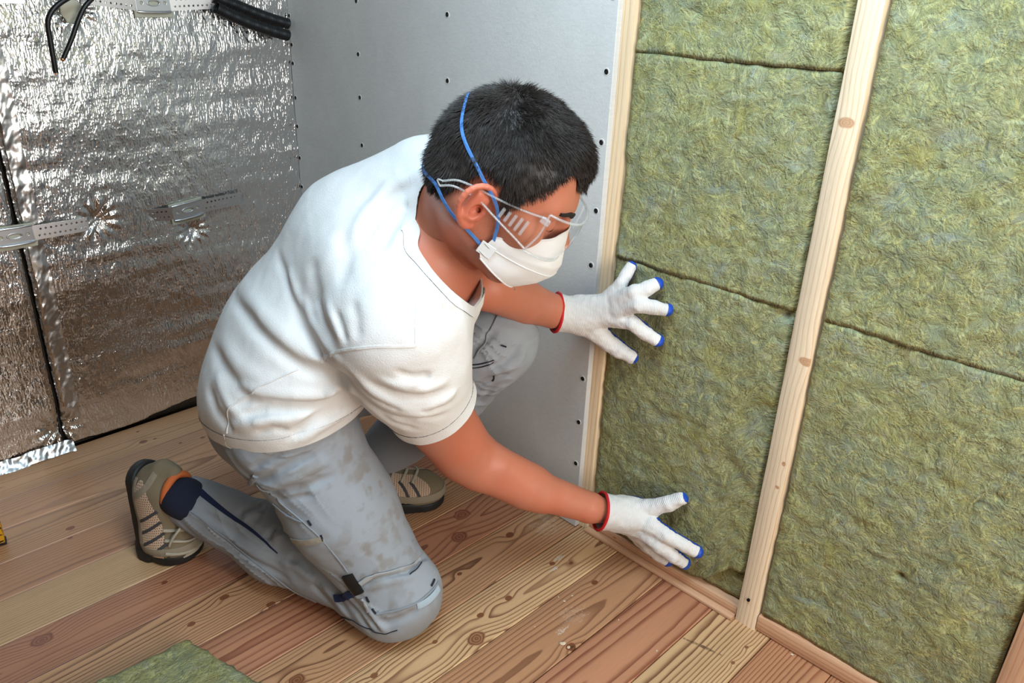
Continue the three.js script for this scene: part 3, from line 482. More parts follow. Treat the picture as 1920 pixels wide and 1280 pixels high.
function clip(m, field) {                          // keeps the part of a mesh where field < 0, cut cleanly
  const pos = [], nor = [], idx = [], map = new Map(), n = m.pos.length / 3, val = new Float32Array(n);
  for (let i = 0; i < n; i++) val[i] = field(m.pos[3 * i], m.pos[3 * i + 1], m.pos[3 * i + 2]);
  const put = (i) => { if (!map.has(i)) { map.set(i, pos.length / 3); for (let c = 0; c < 3; c++) { pos.push(m.pos[3 * i + c]); nor.push(m.nor[3 * i + c]); } } return map.get(i); };
  const cut = (i, j) => { const key = i < j ? i * 4e6 + j : j * 4e6 + i; const kk = -1 - key; if (!map.has(kk)) { const t = val[i] / (val[i] - val[j]); map.set(kk, pos.length / 3); for (let c = 0; c < 3; c++) { pos.push(mix(m.pos[3 * i + c], m.pos[3 * j + c], t)); nor.push(mix(m.nor[3 * i + c], m.nor[3 * j + c], t)); } } return map.get(kk); };
  for (let t = 0; t < m.idx.length; t += 3) {
    const T = [m.idx[t], m.idx[t + 1], m.idx[t + 2]], ins = T.map((i) => val[i] < 0), k = ins.filter(Boolean).length;
    if (k === 3) idx.push(put(T[0]), put(T[1]), put(T[2]));
    else if (k === 1) { const a = ins.indexOf(true), i = T[a], j = T[(a + 1) % 3], l = T[(a + 2) % 3]; idx.push(put(i), cut(i, j), cut(l, i)); }
    else if (k === 2) { const a = ins.indexOf(false), o = T[a], j = T[(a + 1) % 3], l = T[(a + 2) % 3], q = cut(o, j), r = cut(l, o); idx.push(q, put(j), put(l), q, put(l), r); }
  }
  return { pos, nor: Float32Array.from(nor), idx, f: m.f };
}
function push(m, d) { const pos = m.pos.map((v, i) => v + m.nor[i] * d); return { ...m, pos }; }
function shell(m, t) {                             // gives an open sheet of cloth a thickness
  const n = m.pos.length / 3, pos = Array.from(m.pos), nor = Array.from(m.nor), idx = Array.from(m.idx), edge = new Map();
  for (let i = 0; i < n * 3; i++) { pos.push(m.pos[i] - m.nor[i] * t); nor.push(-m.nor[i]); }
  for (let i = 0; i < m.idx.length; i += 3) {
    idx.push(m.idx[i] + n, m.idx[i + 2] + n, m.idx[i + 1] + n);
    for (let e = 0; e < 3; e++) { const a = m.idx[i + e], b = m.idx[i + (e + 1) % 3], k = Math.min(a, b) * 4e6 + Math.max(a, b); edge.has(k) ? edge.set(k, null) : edge.set(k, [a, b]); }
  }
  for (const v of edge.values()) if (v) idx.push(v[0], v[0] + n, v[1], v[1], v[0] + n, v[1] + n);
  return { ...m, pos, nor: Float32Array.from(nor), idx };
}
function loops(m) {                                // closed border lines of an open sheet
  const edge = new Map(), next = new Map(), out = [];
  for (let i = 0; i < m.idx.length; i += 3) for (let e = 0; e < 3; e++) { const a = m.idx[i + e], b = m.idx[i + (e + 1) % 3], k = Math.min(a, b) * 4e6 + Math.max(a, b); edge.has(k) ? edge.set(k, null) : edge.set(k, [a, b]); }
  for (const v of edge.values()) if (v) next.set(v[0], v[1]);
  while (next.size) { const [s] = next.keys(); const l = []; let c = s; while (next.has(c)) { l.push([m.pos[3 * c], m.pos[3 * c + 1], m.pos[3 * c + 2]]); const d = next.get(c); next.delete(c); c = d; } if (l.length > 12) out.push(l); }
  return out.sort((a, b) => b.length - a.length);
}
function piping(loop, r, seg) { const k = Math.max(1, Math.floor(loop.length / (seg || 70))); return tube(loop.filter((_, i) => i % k === 0), r, Math.min(260, loop.length), 7, true); }
// geometry with uv in metres round an axis a-b; triangles that straddle the back seam get their own corners
function geom(m, a, b, color) {
  const pos = Array.from(m.pos), nor = Array.from(m.nor), idx = Array.from(m.idx), uv = [], n0 = pos.length / 3;
  const d = V(b).sub(V(a)), L = d.length(); d.normalize(); const e1 = new THREE.Vector3(0.654, -0.41, -0.636).addScaledVector(d, -d.dot(new THREE.Vector3(0.654, -0.41, -0.636))).normalize(), e2 = d.clone().cross(e1), R = 0.09, P = R * Math.PI * 2;
  for (let i = 0; i < n0; i++) { const x = pos[3 * i] - a[0], y = pos[3 * i + 1] - a[1], z = pos[3 * i + 2] - a[2]; uv.push(Math.atan2(-(x * e2.x + y * e2.y + z * e2.z), -(x * e1.x + y * e1.y + z * e1.z)) * R, x * d.x + y * d.y + z * d.z); }
  const dup = new Map();
  for (let t = 0; t < idx.length; t += 3) {
    const us = [0, 1, 2].map((c) => uv[2 * idx[t + c]]), hi = Math.max(...us);
    if (hi - Math.min(...us) > P / 2) for (let c = 0; c < 3; c++) if (hi - us[c] > P / 2) { const i = idx[t + c]; if (!dup.has(i)) { dup.set(i, pos.length / 3); for (let q = 0; q < 3; q++) { pos.push(pos[3 * i + q]); nor.push(nor[3 * i + q]); } uv.push(uv[2 * i] + P, uv[2 * i + 1]); } idx[t + c] = dup.get(i); }
  }
  const g = new THREE.BufferGeometry();
  g.setAttribute('position', new THREE.Float32BufferAttribute(pos, 3)); g.setAttribute('normal', new THREE.Float32BufferAttribute(nor, 3)); g.setAttribute('uv', new THREE.Float32BufferAttribute(uv, 2)); g.setIndex(idx);
  if (color) { const c = []; for (let i = 0; i < pos.length; i += 3) c.push(...color(pos[i], pos[i + 1], pos[i + 2], nor[i], nor[i + 1], nor[i + 2])); g.setAttribute('color', new THREE.Float32BufferAttribute(c, 3)); }
  return g;
}
const planeField = (p, q, r, inside) => { const n = V(q).sub(V(p)).cross(V(r).sub(V(p))).normalize(); if (n.dot(V(inside).sub(V(p))) > 0) n.negate(); const k = n.dot(V(p)); return (x, y, z) => n.x * x + n.y * y + n.z * z - k; };   // < 0 on the side of "inside"
function settle(f, p, off = 0) { const e = 0.001; let [x, y, z] = p; for (let i = 0; i < 12; i++) { const v = f(x, y, z) - off, a = f(x + e, y, z) - f(x - e, y, z), b = f(x, y + e, z) - f(x, y - e, z), c = f(x, y, z + e) - f(x, y, z - e), l = Math.hypot(a, b, c) || 1; x -= v * a / l; y -= v * b / l; z -= v * c / l; } return [x, y, z]; }
// a strip of cloth, cord or tape laid along a line on a surface
function strip(f, pts, w, h, n = 40, off = 0) {
  const cv = new THREE.CatmullRomCurve3(pts.map(V)), p = [], ix = [], uv = [], e = 0.001; let prev = null;
  for (let i = 0; i <= n; i++) {
    const t = i / n, c = cv.getPoint(t), q = settle(f, [c.x, c.y, c.z], off), tg = cv.getTangent(t);
    const nn = new THREE.Vector3(f(q[0] + e, q[1], q[2]) - f(q[0] - e, q[1], q[2]), f(q[0], q[1] + e, q[2]) - f(q[0], q[1] - e, q[2]), f(q[0], q[1], q[2] + e) - f(q[0], q[1], q[2] - e)).normalize();
    const sd = tg.clone().cross(nn).normalize(), ww = typeof w === 'function' ? w(t) : w;
    const sec = [[-0.5, -0.6], [-0.5, 0.5], [-0.3, 1], [0.3, 1], [0.5, 0.5], [0.5, -0.6]];
    for (const [a, b] of sec) { p.push(q[0] + sd.x * a * ww + nn.x * b * h, q[1] + sd.y * a * ww + nn.y * b * h, q[2] + sd.z * a * ww + nn.z * b * h); uv.push(t * cv.getLength(), a * ww); }
    if (i < n) for (let k = 0; k < 6; k++) { const A = i * 6 + k, Bq = i * 6 + (k + 1) % 6; ix.push(A, A + 6, Bq, Bq, A + 6, Bq + 6); }
  }
  for (let k = 1; k < 5; k++) { ix.push(0, k, k + 1); const o = n * 6; ix.push(o, o + k + 1, o + k); }
  const g = new THREE.BufferGeometry(); g.setAttribute('position', new THREE.Float32BufferAttribute(p, 3)); g.setAttribute('uv', new THREE.Float32BufferAttribute(uv, 2)); g.setIndex(ix);
  return toCreasedNormals(g, 0.9);
}
function bounds(list, pad) { const lo = [9, 9, 9], hi = [-9, -9, -9]; for (const [p, r] of list) for (let i = 0; i < 3; i++) { lo[i] = Math.min(lo[i], p[i] - r - pad); hi[i] = Math.max(hi[i], p[i] + r + pad); } return [lo, hi]; }
// ---------- the kneeling man ----------
const person = tag(group('person'), 'man in white t-shirt and dust mask kneeling on the boards, pressing wool into the wall', 'person');
const HO = [0.686, 0.732, -0.720], HF = [0.572, -0.538, 0.619], HU = [0.279, 0.837, 0.470], HR = [-0.771, -0.096, 0.629];
const hd = (f, u, r) => [0, 1, 2].map((i) => HO[i] + HF[i] * f + HU[i] * u + HR[i] * r);
const toHead = (x, y, z) => { const a = x - HO[0], b = y - HO[1], c = z - HO[2]; return [a * HF[0] + b * HF[1] + c * HF[2], a * HU[0] + b * HU[1] + c * HU[2], a * HR[0] + b * HR[1] + c * HR[2]]; };
const hAxes = [HF, HU, HR];
// joints
const J = {
  neck: [0.7079, 0.6499, -0.8256], chest: [0.6494, 0.5778, -0.8471], waist: [0.5822, 0.449, -0.9902], pelvis: [0.5349, 0.3389, -1.0622],
  shR: [0.5868, 0.5294, -0.7937], elR: [0.7385, 0.2735, -0.795], wrR: [0.9416, 0.1326, -0.656], shL: [0.7805, 0.6091, -0.8583], elL: [0.7677, 0.5493, -0.8015], wrL: [0.9418, 0.4588, -0.7922],
  hipR: [0.51, 0.3491, -0.9686], knR: [0.5913, 0.074, -0.8052], anR: [0.4292, 0.115, -1.2231], hipL: [0.6005, 0.3166, -1.1375], knL: [0.8254, 0.4285, -0.8372], anL: [0.7609, 0.1247, -1.0849],
};
// --- skin: trunk, neck and arms in one field; the head joins it at the neck
const skinMat = new THREE.MeshPhysicalMaterial({ color: 0xffffff, vertexColors: true, roughness: 0.45, specularIntensity: 0.7 });
const neckF = blend([[bone(J.neck, hd(-0.014, -0.02, 0), 0.047, 0.046), 0.02], [bone([0.7183, 0.6962, -0.8447], hd(-0.018, -0.03, 0.005), 0.030, 0.034), 0.02], [bone([0.7399, 0.5969, -0.8293], hd(0.02, -0.05, 0), 0.038, 0.032), 0.03], [bone(hd(-0.02, -0.02, 0.048), [0.6963, 0.5801, -0.8003], 0.011, 0.010), 0.03]]);
const armR = blend([[bone(J.shR, [0.6539, 0.403, -0.8004], 0.060, 0.048), 0.03], [bone([0.6539, 0.403, -0.8004], [0.7366, 0.2749, -0.798], 0.048, 0.038), 0.012], [bone([0.6409, 0.3883, -0.8043], [0.6958, 0.295, -0.7979], 0.038, 0.030), 0.04],
  [bone([0.7191, 0.2679, -0.7988], [0.7319, 0.2547, -0.7898], 0.030, 0.030), 0.03], [bone([0.7348, 0.2687, -0.7959], [0.808, 0.2058, -0.743], 0.036, 0.0345), 0.02], [bone([0.808, 0.2058, -0.743], [0.9042, 0.1499, -0.6804], 0.0345, 0.0262), 0.006], [bone([0.9042, 0.1499, -0.6804], J.wrR, 0.0262, 0.018), 0.006], [bone([0.7438, 0.2439, -0.7785], [0.8228, 0.19, -0.7255], 0.028, 0.024), 0.02], [bone([0.7647, 0.261, -0.7601], [0.82, 0.2151, -0.7367], 0.022, 0.022), 0.02]]);
const armL = blend([[bone(J.shL, J.elL, 0.046, 0.034), 0.03], [bone(J.elL, [0.8484, 0.5048, -0.7999], 0.036, 0.034), 0.01], [bone([0.8484, 0.5048, -0.7999], [0.9065, 0.4765, -0.7927], 0.034, 0.0275), 0.006], [bone([0.9065, 0.4765, -0.7927], J.wrL, 0.0275, 0.018), 0.006]]);
const trunk = blend([[bone(J.pelvis, J.waist, 0.085, 0.08), 0.05], [bone(J.waist, J.chest, 0.08, 0.085), 0.05], [bone(J.chest, J.neck, 0.075, 0.055), 0.05], [bone(J.shR, J.chest, 0.05, 0.06), 0.05], [bone(J.shL, J.chest, 0.05, 0.06), 0.05]]);
const skinTone = (x, y, z) => {
  const n = fbm2(x * 60 + z * 31, y * 60 - z * 17, 3, 3), m = noise3(x * 22, y * 22, z * 22, 2);
  let c = [0.52 + 0.03 * m, 0.178 + 0.012 * n - 0.012 * m, 0.105 + 0.01 * n - 0.012 * m];
  const [f, u, r] = toHead(x, y, z), R = Math.abs(r);
  if (f > -0.05 && f < 0.14 && u < 0.09 && u > -0.16 && R < 0.09) {
    const side = sstep(-0.005, 0.02, f) * sstep(0.02, -0.02, u + (f - 0.03) * 0.25) * sstep(0.2, 0.0, u + 0.02 > 0 ? 0 : 0) , jaw = sstep(-0.03, -0.05, u) * sstep(-0.005, 0.02, f) * sstep(-0.115, -0.095, u);
    let s = Math.max(side * sstep(-0.13, -0.1, u), jaw) * (f > 0.075 && u > -0.02 ? 0 : 1) * 0.85;
    s *= 0.55 + 0.45 * hash(Math.round(x * 900), Math.round(y * 900), Math.round(z * 900));
    c = [mix(c[0], 0.16, s * 0.5), mix(c[1], 0.085, s * 0.5), mix(c[2], 0.06, s * 0.5)];
  }
  return c;
};
const headF = blend([
  [ell(hd(0.007, 0.036, 0), [0.085, 0.077, 0.0725], hAxes), 0.01], [ell(hd(0.038, 0.038, 0), [0.063, 0.058, 0.064], hAxes), 0.03], [ell(hd(0.047, -0.024, 0), [0.050, 0.069, 0.055], hAxes), 0.035],
  [bone(hd(-0.002, -0.036, 0.053), hd(0.070, -0.082, 0.018), 0.014, 0.015), 0.03], [bone(hd(-0.002, -0.036, -0.053), hd(0.070, -0.082, -0.018), 0.014, 0.015), 0.03], [ball(hd(0.082, -0.084, 0), 0.016), 0.03],
  [ball(hd(0.062, -0.008, 0.046), 0.02), 0.03], [ball(hd(0.062, -0.008, -0.046), 0.02), 0.03], [bone(hd(0.094, 0.036, 0.012), hd(0.074, 0.036, 0.045), 0.009, 0.009), 0.02], [bone(hd(0.094, 0.036, -0.012), hd(0.074, 0.036, -0.045), 0.009, 0.009), 0.02],
  [bone(hd(0.096, 0.026, 0), hd(0.122, -0.012, 0), 0.008, 0.011), 0.015], [ball(hd(0.11, -0.017, 0.012), 0.008), 0.01], [ball(hd(0.11, -0.017, -0.012), 0.008), 0.01],
  [ball(hd(0.096, 0.012, 0.033), 0.014), -0.012], [ball(hd(0.096, 0.012, -0.033), 0.014), -0.012], [ball(hd(0.081, 0.012, 0.032), 0.0125), 0.004], [ball(hd(0.081, 0.012, -0.032), 0.0125), 0.004],
  [bone(hd(0.1, -0.045, -0.018), hd(0.1, -0.045, 0.018), 0.007, 0.007), 0.01], [bone(hd(0.097, -0.056, -0.016), hd(0.097, -0.056, 0.016), 0.008, 0.008), 0.008],
]);
const headNeck = blend([[headF, 0.02], [neckF, 0.03], [bone(J.neck, J.chest, 0.06, 0.075), 0.04]]);
// ear: a shell with helix, antihelix, lobe and tragus; side = 1 right, -1 left
function ear(side) {
  const a = Math.cos(0.35), b = Math.sin(0.35), q = (f, u, o = 0) => hd(0.004 + f, -0.008 + u, side * (0.068 + o - f * 0.45));
  const cv = new THREE.CatmullRomCurve3([q(0.014, 0.004, 0.002), q(0.013, 0.016, 0.005), q(0.006, 0.026, 0.007), q(-0.006, 0.031, 0.009), q(-0.017, 0.027, 0.011), q(-0.024, 0.016, 0.012), q(-0.025, 0.002, 0.0115), q(-0.021, -0.011, 0.009), q(-0.013, -0.021, 0.0065), q(-0.004, -0.027, 0.004), q(0.002, -0.025, 0.003)].map(V)), E = cv.getPoints(22).map((p) => p.toArray());
  const parts = []; for (let i = 0; i + 1 < E.length; i++) { const w = (k) => 0.0036 + 0.0018 * sstep(14, 20, k); parts.push([bone(E[i], E[i + 1], w(i), w(i + 1)), 0.0004]); }
  parts.push([bone(q(-0.012, 0.018, 0.006), q(-0.012, -0.012, 0.005), 0.0045, 0.0045), 0.005], [bone(q(-0.004, 0.012, 0.001), q(-0.005, -0.014, 0.0), 0.010, 0.010), 0.006], [bone(q(-0.012, 0.016, 0.004), q(-0.013, -0.012, 0.003), 0.007, 0.007), 0.006], [bone(q(0.006, -0.004, 0.003), q(0.005, -0.013, 0.003), 0.0045, 0.004), 0.004], [ell(q(-0.002, -0.003, 0.011), [0.0075, 0.0095, 0.009], hAxes), -0.003], [ball(q(0.001, -0.003, 0.0), 0.004), -0.003], [bone(q(-0.016, 0.02, 0.012), q(-0.0185, 0.0, 0.0125), 0.0022, 0.0022), -0.003]);
  return nets(blend(parts), ...bounds([[hd(-0.02, 0, side * 0.08), 0.05]], 0), 0.0011);
}
const earTone = (x, y, z) => { const c = skinTone(x, y, z); return [c[0] * 1.08 + 0.02, c[1] * 0.93, c[2] * 0.95]; };
{
  const bodyF = blend([[trunk, 0.03], [armR, 0.03], [armL, 0.03], [neckF, 0.03]]);
  const [lo, hi] = bounds([[J.pelvis, 0.1], [J.wrR, 0.05], [J.wrL, 0.05], [J.shL, 0.06], [J.elR, 0.05], [J.chest, 0.1]], 0.01);
  const bm = clip(nets(bodyF, lo, hi, 0.0048), (x, y, z) => { const [f, u, r] = toHead(x, y, z); return 0.055 - Math.hypot(f + 0.03, u + 0.05, r); });
  const parts = [geom(bm, J.pelvis, J.neck, skinTone), geom(clip(nets(headNeck, ...bounds([[hd(0, 0, 0), 0.165], [J.neck, 0.075]], 0), 0.0028), ball(J.neck, 0.34)), hd(0, -0.1, 0), hd(0, 0.1, 0), skinTone), geom(ear(1), hd(0, -0.1, 0), hd(0, 0.1, 0), earTone), geom(ear(-1), hd(0, -0.1, 0), hd(0, 0.1, 0), earTone)];
  mesh('body', mergeGeometries(parts), skinMat, person);
}
// --- hair
let hairSurf;
{
  const hairF = hairSurf = blend([[ell(hd(0.009, 0.041, 0), [0.093, 0.087, 0.0785], hAxes), 0.01], [ell(hd(0.041, 0.047, 0), [0.074, 0.066, 0.070], hAxes), 0.03], [bone(hd(-0.036, 0.01, 0), hd(-0.032, -0.045, 0), 0.042, 0.038), 0.03], [bone(hd(-0.024, -0.02, 0.026), hd(-0.024, -0.02, -0.026), 0.038, 0.038), 0.03]]);
  const line = [[-0.2, -0.05], [-0.07, -0.046], [-0.04, -0.032], [-0.028, -0.004], [-0.018, 0.016], [0.010, 0.020], [0.017, 0.002], [0.022, -0.014], [0.034, -0.012], [0.043, 0.020], [0.058, 0.046], [0.070, 0.078], [0.084, 0.088], [0.1, 0.076], [0.2, 0.07]];
  const under = (x, y, z) => { const [f, u, r] = toHead(x, y, z); let h = line[0][1]; for (let i = 0; i + 1 < line.length; i++) if (f >= line[i][0]) h = mix(line[i][1], line[i + 1][1], clamp((f - line[i][0]) / (line[i + 1][0] - line[i][0]))); const mid = sstep(0.04, 0.0, Math.abs(r)); if (f > 0.06) h -= 0.006 * mid; return h - u + 0.0035 * noise3(x * 120, y * 120, z * 120, 4); };
  const cap = clip(nets(blend([[hairF, 0.01]]), ...bounds([[hd(0, 0.03, 0), 0.14]], 0.01), 0.003), under);
  const tone = (x, y, z) => { const [f, u, r] = toHead(x, y, z), n = noise3(x * 90, y * 90, z * 90, 6), k = 1 + 0.25 * n, g = 1.0 + 0.5 * sstep(0.06, -0.02, u) * sstep(0.02, -0.06, f); return [0.020 * k * g, 0.015 * k * g, 0.013 * k * g]; };
  // the cap hugs the scalp near the hairline: pull it in with the distance from the line
  const pos = cap.pos; for (let i = 0; i < pos.length; i += 3) { const v = -under(pos[i], pos[i + 1], pos[i + 2]), p = 0.0105 * (1 - sstep(0, 0.03, v)) + 0.0022 * noise3(pos[i] * 130, pos[i + 1] * 130, pos[i + 2] * 130, 8); for (let c = 0; c < 3; c++) pos[i + c] -= cap.nor[i + c] * p; }
  const hair = mesh('hair', geom(cap, hd(0, -0.1, 0), hd(0, 0.1, 0), tone), new THREE.MeshStandardMaterial({ color: 0xffffff, vertexColors: true, roughness: 0.55 }), person);
  // short strands standing off the scalp, combed down from the crown
  const R = rng(77), n = pos.length / 3, blade = new THREE.ConeGeometry(0.00042, 1, 4, 1).translate(0, 0.5, 0), N = 26000;
  const im = new THREE.InstancedMesh(blade, new THREE.MeshStandardMaterial({ color: 0xffffff, roughness: 0.6 }), N), o = new THREE.Object3D(), up = new THREE.Vector3(0, 1, 0), crown = V(hd(-0.04, 0.11, 0));
  for (let k = 0; k < N; k++) {
    const t = 3 * Math.floor(R() * cap.idx.length / 3), w = R(), w2 = R() * (1 - w), ids = [cap.idx[t], cap.idx[t + 1], cap.idx[t + 2]], q = [0, 0, 0], nn = [0, 0, 0];
    ids.forEach((i, c) => { const ww = [w, w2, 1 - w - w2][c]; for (let a = 0; a < 3; a++) { q[a] += pos[3 * i + a] * ww; nn[a] += cap.nor[3 * i + a] * ww; } });
    const N3 = V(nn).normalize(), P = V(q), away = P.clone().sub(crown), sw = new THREE.Vector3(noise3(q[0] * 40, q[1] * 40, q[2] * 40, 1), noise3(q[0] * 40, q[1] * 40, q[2] * 40, 2), noise3(q[0] * 40, q[1] * 40, q[2] * 40, 3));
    away.addScaledVector(N3, -away.dot(N3)).normalize();
    const v = -under(...q), d = N3.multiplyScalar(0.45).add(away).addScaledVector(sw, 0.55).addScaledVector(new THREE.Vector3(R() - 0.5, R() - 0.5, R() - 0.5), 0.5).normalize();
    o.position.copy(P); o.quaternion.setFromUnitVectors(up, d); o.scale.set(1, 0.006 + 0.010 * R() * (0.5 + 0.5 * sstep(0, 0.04, v)), 1); o.updateMatrix(); im.setMatrixAt(k, o.matrix);
    const c = 0.014 + 0.022 * R() * R(); im.setColorAt(k, lin(c * 1.2, c * 0.85, c * 0.68));
  }
  im.name = 'hair_strand'; im.userData.kind = 'stuff'; im.castShadow = true; hair.add(im);
}
// --- gloves: knitted white nylon with a blue coated palm

function glove(name, fingers, palm, cuff, hem, label) {
  const list = [...palm.map(([a, b, ra, rb]) => [bone(a, b, ra, rb), 0.012]), [bone(cuff[0], cuff[1], 0.0285, 0.0320), 0.02]];
  for (const F of fingers) { const parts = []; for (let i = 0; i + 1 < F.length; i++) parts.push([bone(F[i][0], F[i + 1][0], F[i][1], F[i + 1][1]), 0.003]); list.push([blend(parts), 0.007]); }
  let f = blend(list); const base = f;
  const dirC = V(cuff[1]).sub(V(cuff[0])).normalize();
  f = (x, y, z) => base(x, y, z) + 0.0011 * noise3(x * 70, y * 70, z * 70, 21) + 0.0006 * noise3(x * 160, y * 160, z * 160, 22);
  const all = []; for (const F of fingers) for (const p of F) all.push([p[0], 0.012]); for (const p of palm) all.push([p[0], 0.03], [p[1], 0.03]); all.push([cuff[0], 0.032], [cuff[1], 0.034]);
  const [lo, hi] = bounds(all, 0.004);
  const cutF = (x, y, z) => (x - cuff[1][0]) * dirC.x + (y - cuff[1][1]) * dirC.y + (z - cuff[1][2]) * dirC.z - 0.0;   // cuff ends here
  const m = clip(nets(f, lo, hi, 0.0017), cutF);
  // coated where the hand faces the wall, and round each fingertip
  const segs = []; fingers.forEach((F, k) => { for (let i = 0; i + 1 < F.length; i++) segs.push([F[i], F[i + 1], i + 2 === F.length, k]); }); palm.forEach(([a, b, ra, rb]) => segs.push([[a, ra], [b, rb], false, -1]));
  const coat = (x, y, z) => {
    let best = 9, v = 0;
    for (const [A, B, tip, k] of segs) { const a = A[0], b = B[0], dx = b[0] - a[0], dy = b[1] - a[1], dz = b[2] - a[2], l2 = dx * dx + dy * dy + dz * dz, t = clamp(((x - a[0]) * dx + (y - a[1]) * dy + (z - a[2]) * dz) / l2, 0, 1.6), tt = Math.min(t, 1), r = mix(A[1], B[1], tt), e = Math.hypot(x - a[0] - dx * tt, y - a[1] - dy * tt, z - a[2] - dz * tt) - r;
      if (e < best) { best = e; v = (x - a[0] - dx * tt) / r - (k < 0 ? 0.5 : 0.28); if (tip) { const along = Math.sqrt(l2) * (t - 1); v = Math.max(v, (along + B[2]) / 0.004); } } }
    return v + 0.12 * noise3(x * 300, y * 300, z * 300, 9);
  };
  const white = mesh(name, geom(clip(m, coat), cuff[1], fingers[2][0][0]), knitMat, person); white.userData.label = label;
  mesh('glove_coating', geom(push(clip(m, (x, y, z) => -coat(x, y, z)), 0.0006), cuff[1], fingers[2][0][0]), blueMat, white);
  const all2 = loops(m)[0];
  mesh('red_cuff_trim', piping(all2, 0.0026, 40), std(hem, 0.7), white);
  return white;
}
const knitTex = greyTex(256, 256, (i, j) => 0.5 + 0.3 * Math.sin(j / 256 * Math.PI * 2 * 16) * (0.7 + 0.3 * Math.sin(i / 256 * Math.PI * 2 * 24)) + 0.1 * noise2(i / 3, j / 3, 5)); knitTex.repeat.set(26, 26);
const knitMat = new THREE.MeshPhysicalMaterial({ color: lin(0.74, 0.72, 0.70), roughness: 0.85, bumpMap: knitTex, bumpScale: 0.0009, sheen: 0.2 });
const blueMat = std(lin(0.006, 0.06, 0.42), 0.5);
glove('glove', [
  [[[0.9714, 0.1364, -0.6365], 0.0191], [[0.9834, 0.1541, -0.6012], 0.0145, 0], [[0.9914, 0.1701, -0.5804], 0.0130, 0], [[0.9999, 0.1843, -0.5625], 0.0114, -0.007]],
  [[[0.9704, 0.1264, -0.5948], 0.0157], [[0.9734, 0.1205, -0.5653], 0.0130, 0], [[0.9874, 0.1096, -0.5389], 0.0121, 0], [[1.0009, 0.0985, -0.5207], 0.0107, 0.0005]],
  [[[0.9694, 0.1077, -0.6028], 0.0157], [[0.9694, 0.0981, -0.5747], 0.0135, 0], [[0.9834, 0.0804, -0.5535], 0.0123, 0], [[0.9994, 0.0636, -0.5402], 0.0110, 0.0005]],
  [[[0.9794, 0.0872, -0.6214], 0.0145], [[0.9834, 0.073, -0.6064], 0.0125, 0], [[0.9914, 0.0584, -0.5885], 0.0116, 0], [[1.0014, 0.0484, -0.5726], 0.0104, 0.0005]],
  [[[0.9874, 0.079, -0.6405], 0.0133], [[0.9934, 0.0638, -0.6289], 0.0110, 0], [[0.9974, 0.0536, -0.6165], 0.0104, 0], [[1.0024, 0.046, -0.6028], 0.0093, 0.0005]],
], [[[0.9584, 0.1312, -0.6433], [0.9704, 0.1264, -0.5948], 0.021, 0.0145], [[0.9614, 0.1201, -0.6443], [0.9714, 0.1047, -0.6062], 0.022, 0.0145], [[0.9654, 0.1111, -0.6487], [0.9814, 0.0847, -0.6319], 0.021, 0.014], [[0.9614, 0.1328, -0.6458], [0.9714, 0.1381, -0.6333], 0.021, 0.0165]],
  [[0.9574, 0.1289, -0.6423], [0.9201, 0.1412, -0.6679]], 0xc01018, 'white knitted glove with blue fingertips on the lower hand');
glove('glove', [
  [[[0.9674, 0.4406, -0.7492], 0.0191], [[0.9834, 0.4192, -0.7325], 0.0157, 0], [[0.9934, 0.4073, -0.7129], 0.0133, 0], [[1.0009, 0.3998, -0.6943], 0.0114, -0.0075]],
  [[[0.9734, 0.4717, -0.7102], 0.0145], [[0.9754, 0.4723, -0.6805], 0.0125, 0], [[0.9894, 0.4566, -0.6624], 0.0116, 0], [[1.0019, 0.4453, -0.649], 0.0102, 0.0]],
  [[[0.9714, 0.4923, -0.7055], 0.0145], [[0.9714, 0.5082, -0.6713], 0.0125, 0], [[0.9874, 0.5053, -0.6528], 0.0116, 0], [[1.0019, 0.5025, -0.6383], 0.0102, 0.0]],
  [[[0.9734, 0.5046, -0.7118], 0.0139], [[0.9734, 0.5255, -0.6812], 0.0121, 0], [[0.9874, 0.5318, -0.6696], 0.0114, 0], [[1.0019, 0.5384, -0.6625], 0.0100, 0.0]],
  [[[0.9774, 0.5061, -0.7282], 0.0133], [[0.9814, 0.527, -0.7163], 0.0110, 0], [[0.9914, 0.5403, -0.7158], 0.0104, 0], [[1.0019, 0.5528, -0.7146], 0.0090, -0.004]],
], [[[0.9554, 0.4625, -0.7691], [0.9734, 0.4717, -0.7102], 0.022, 0.0135], [[0.9554, 0.4662, -0.7694], [0.9714, 0.4911, -0.7065], 0.022, 0.0135], [[0.9574, 0.467, -0.7712], [0.9754, 0.5038, -0.722], 0.021, 0.0125], [[0.9574, 0.4551, -0.7724], [0.9674, 0.4406, -0.7492], 0.021, 0.0165]],
  [[0.9534, 0.4644, -0.7676], [0.915, 0.4717, -0.7918]], 0xc01018, 'white knitted glove with blue fingertips on the raised hand');

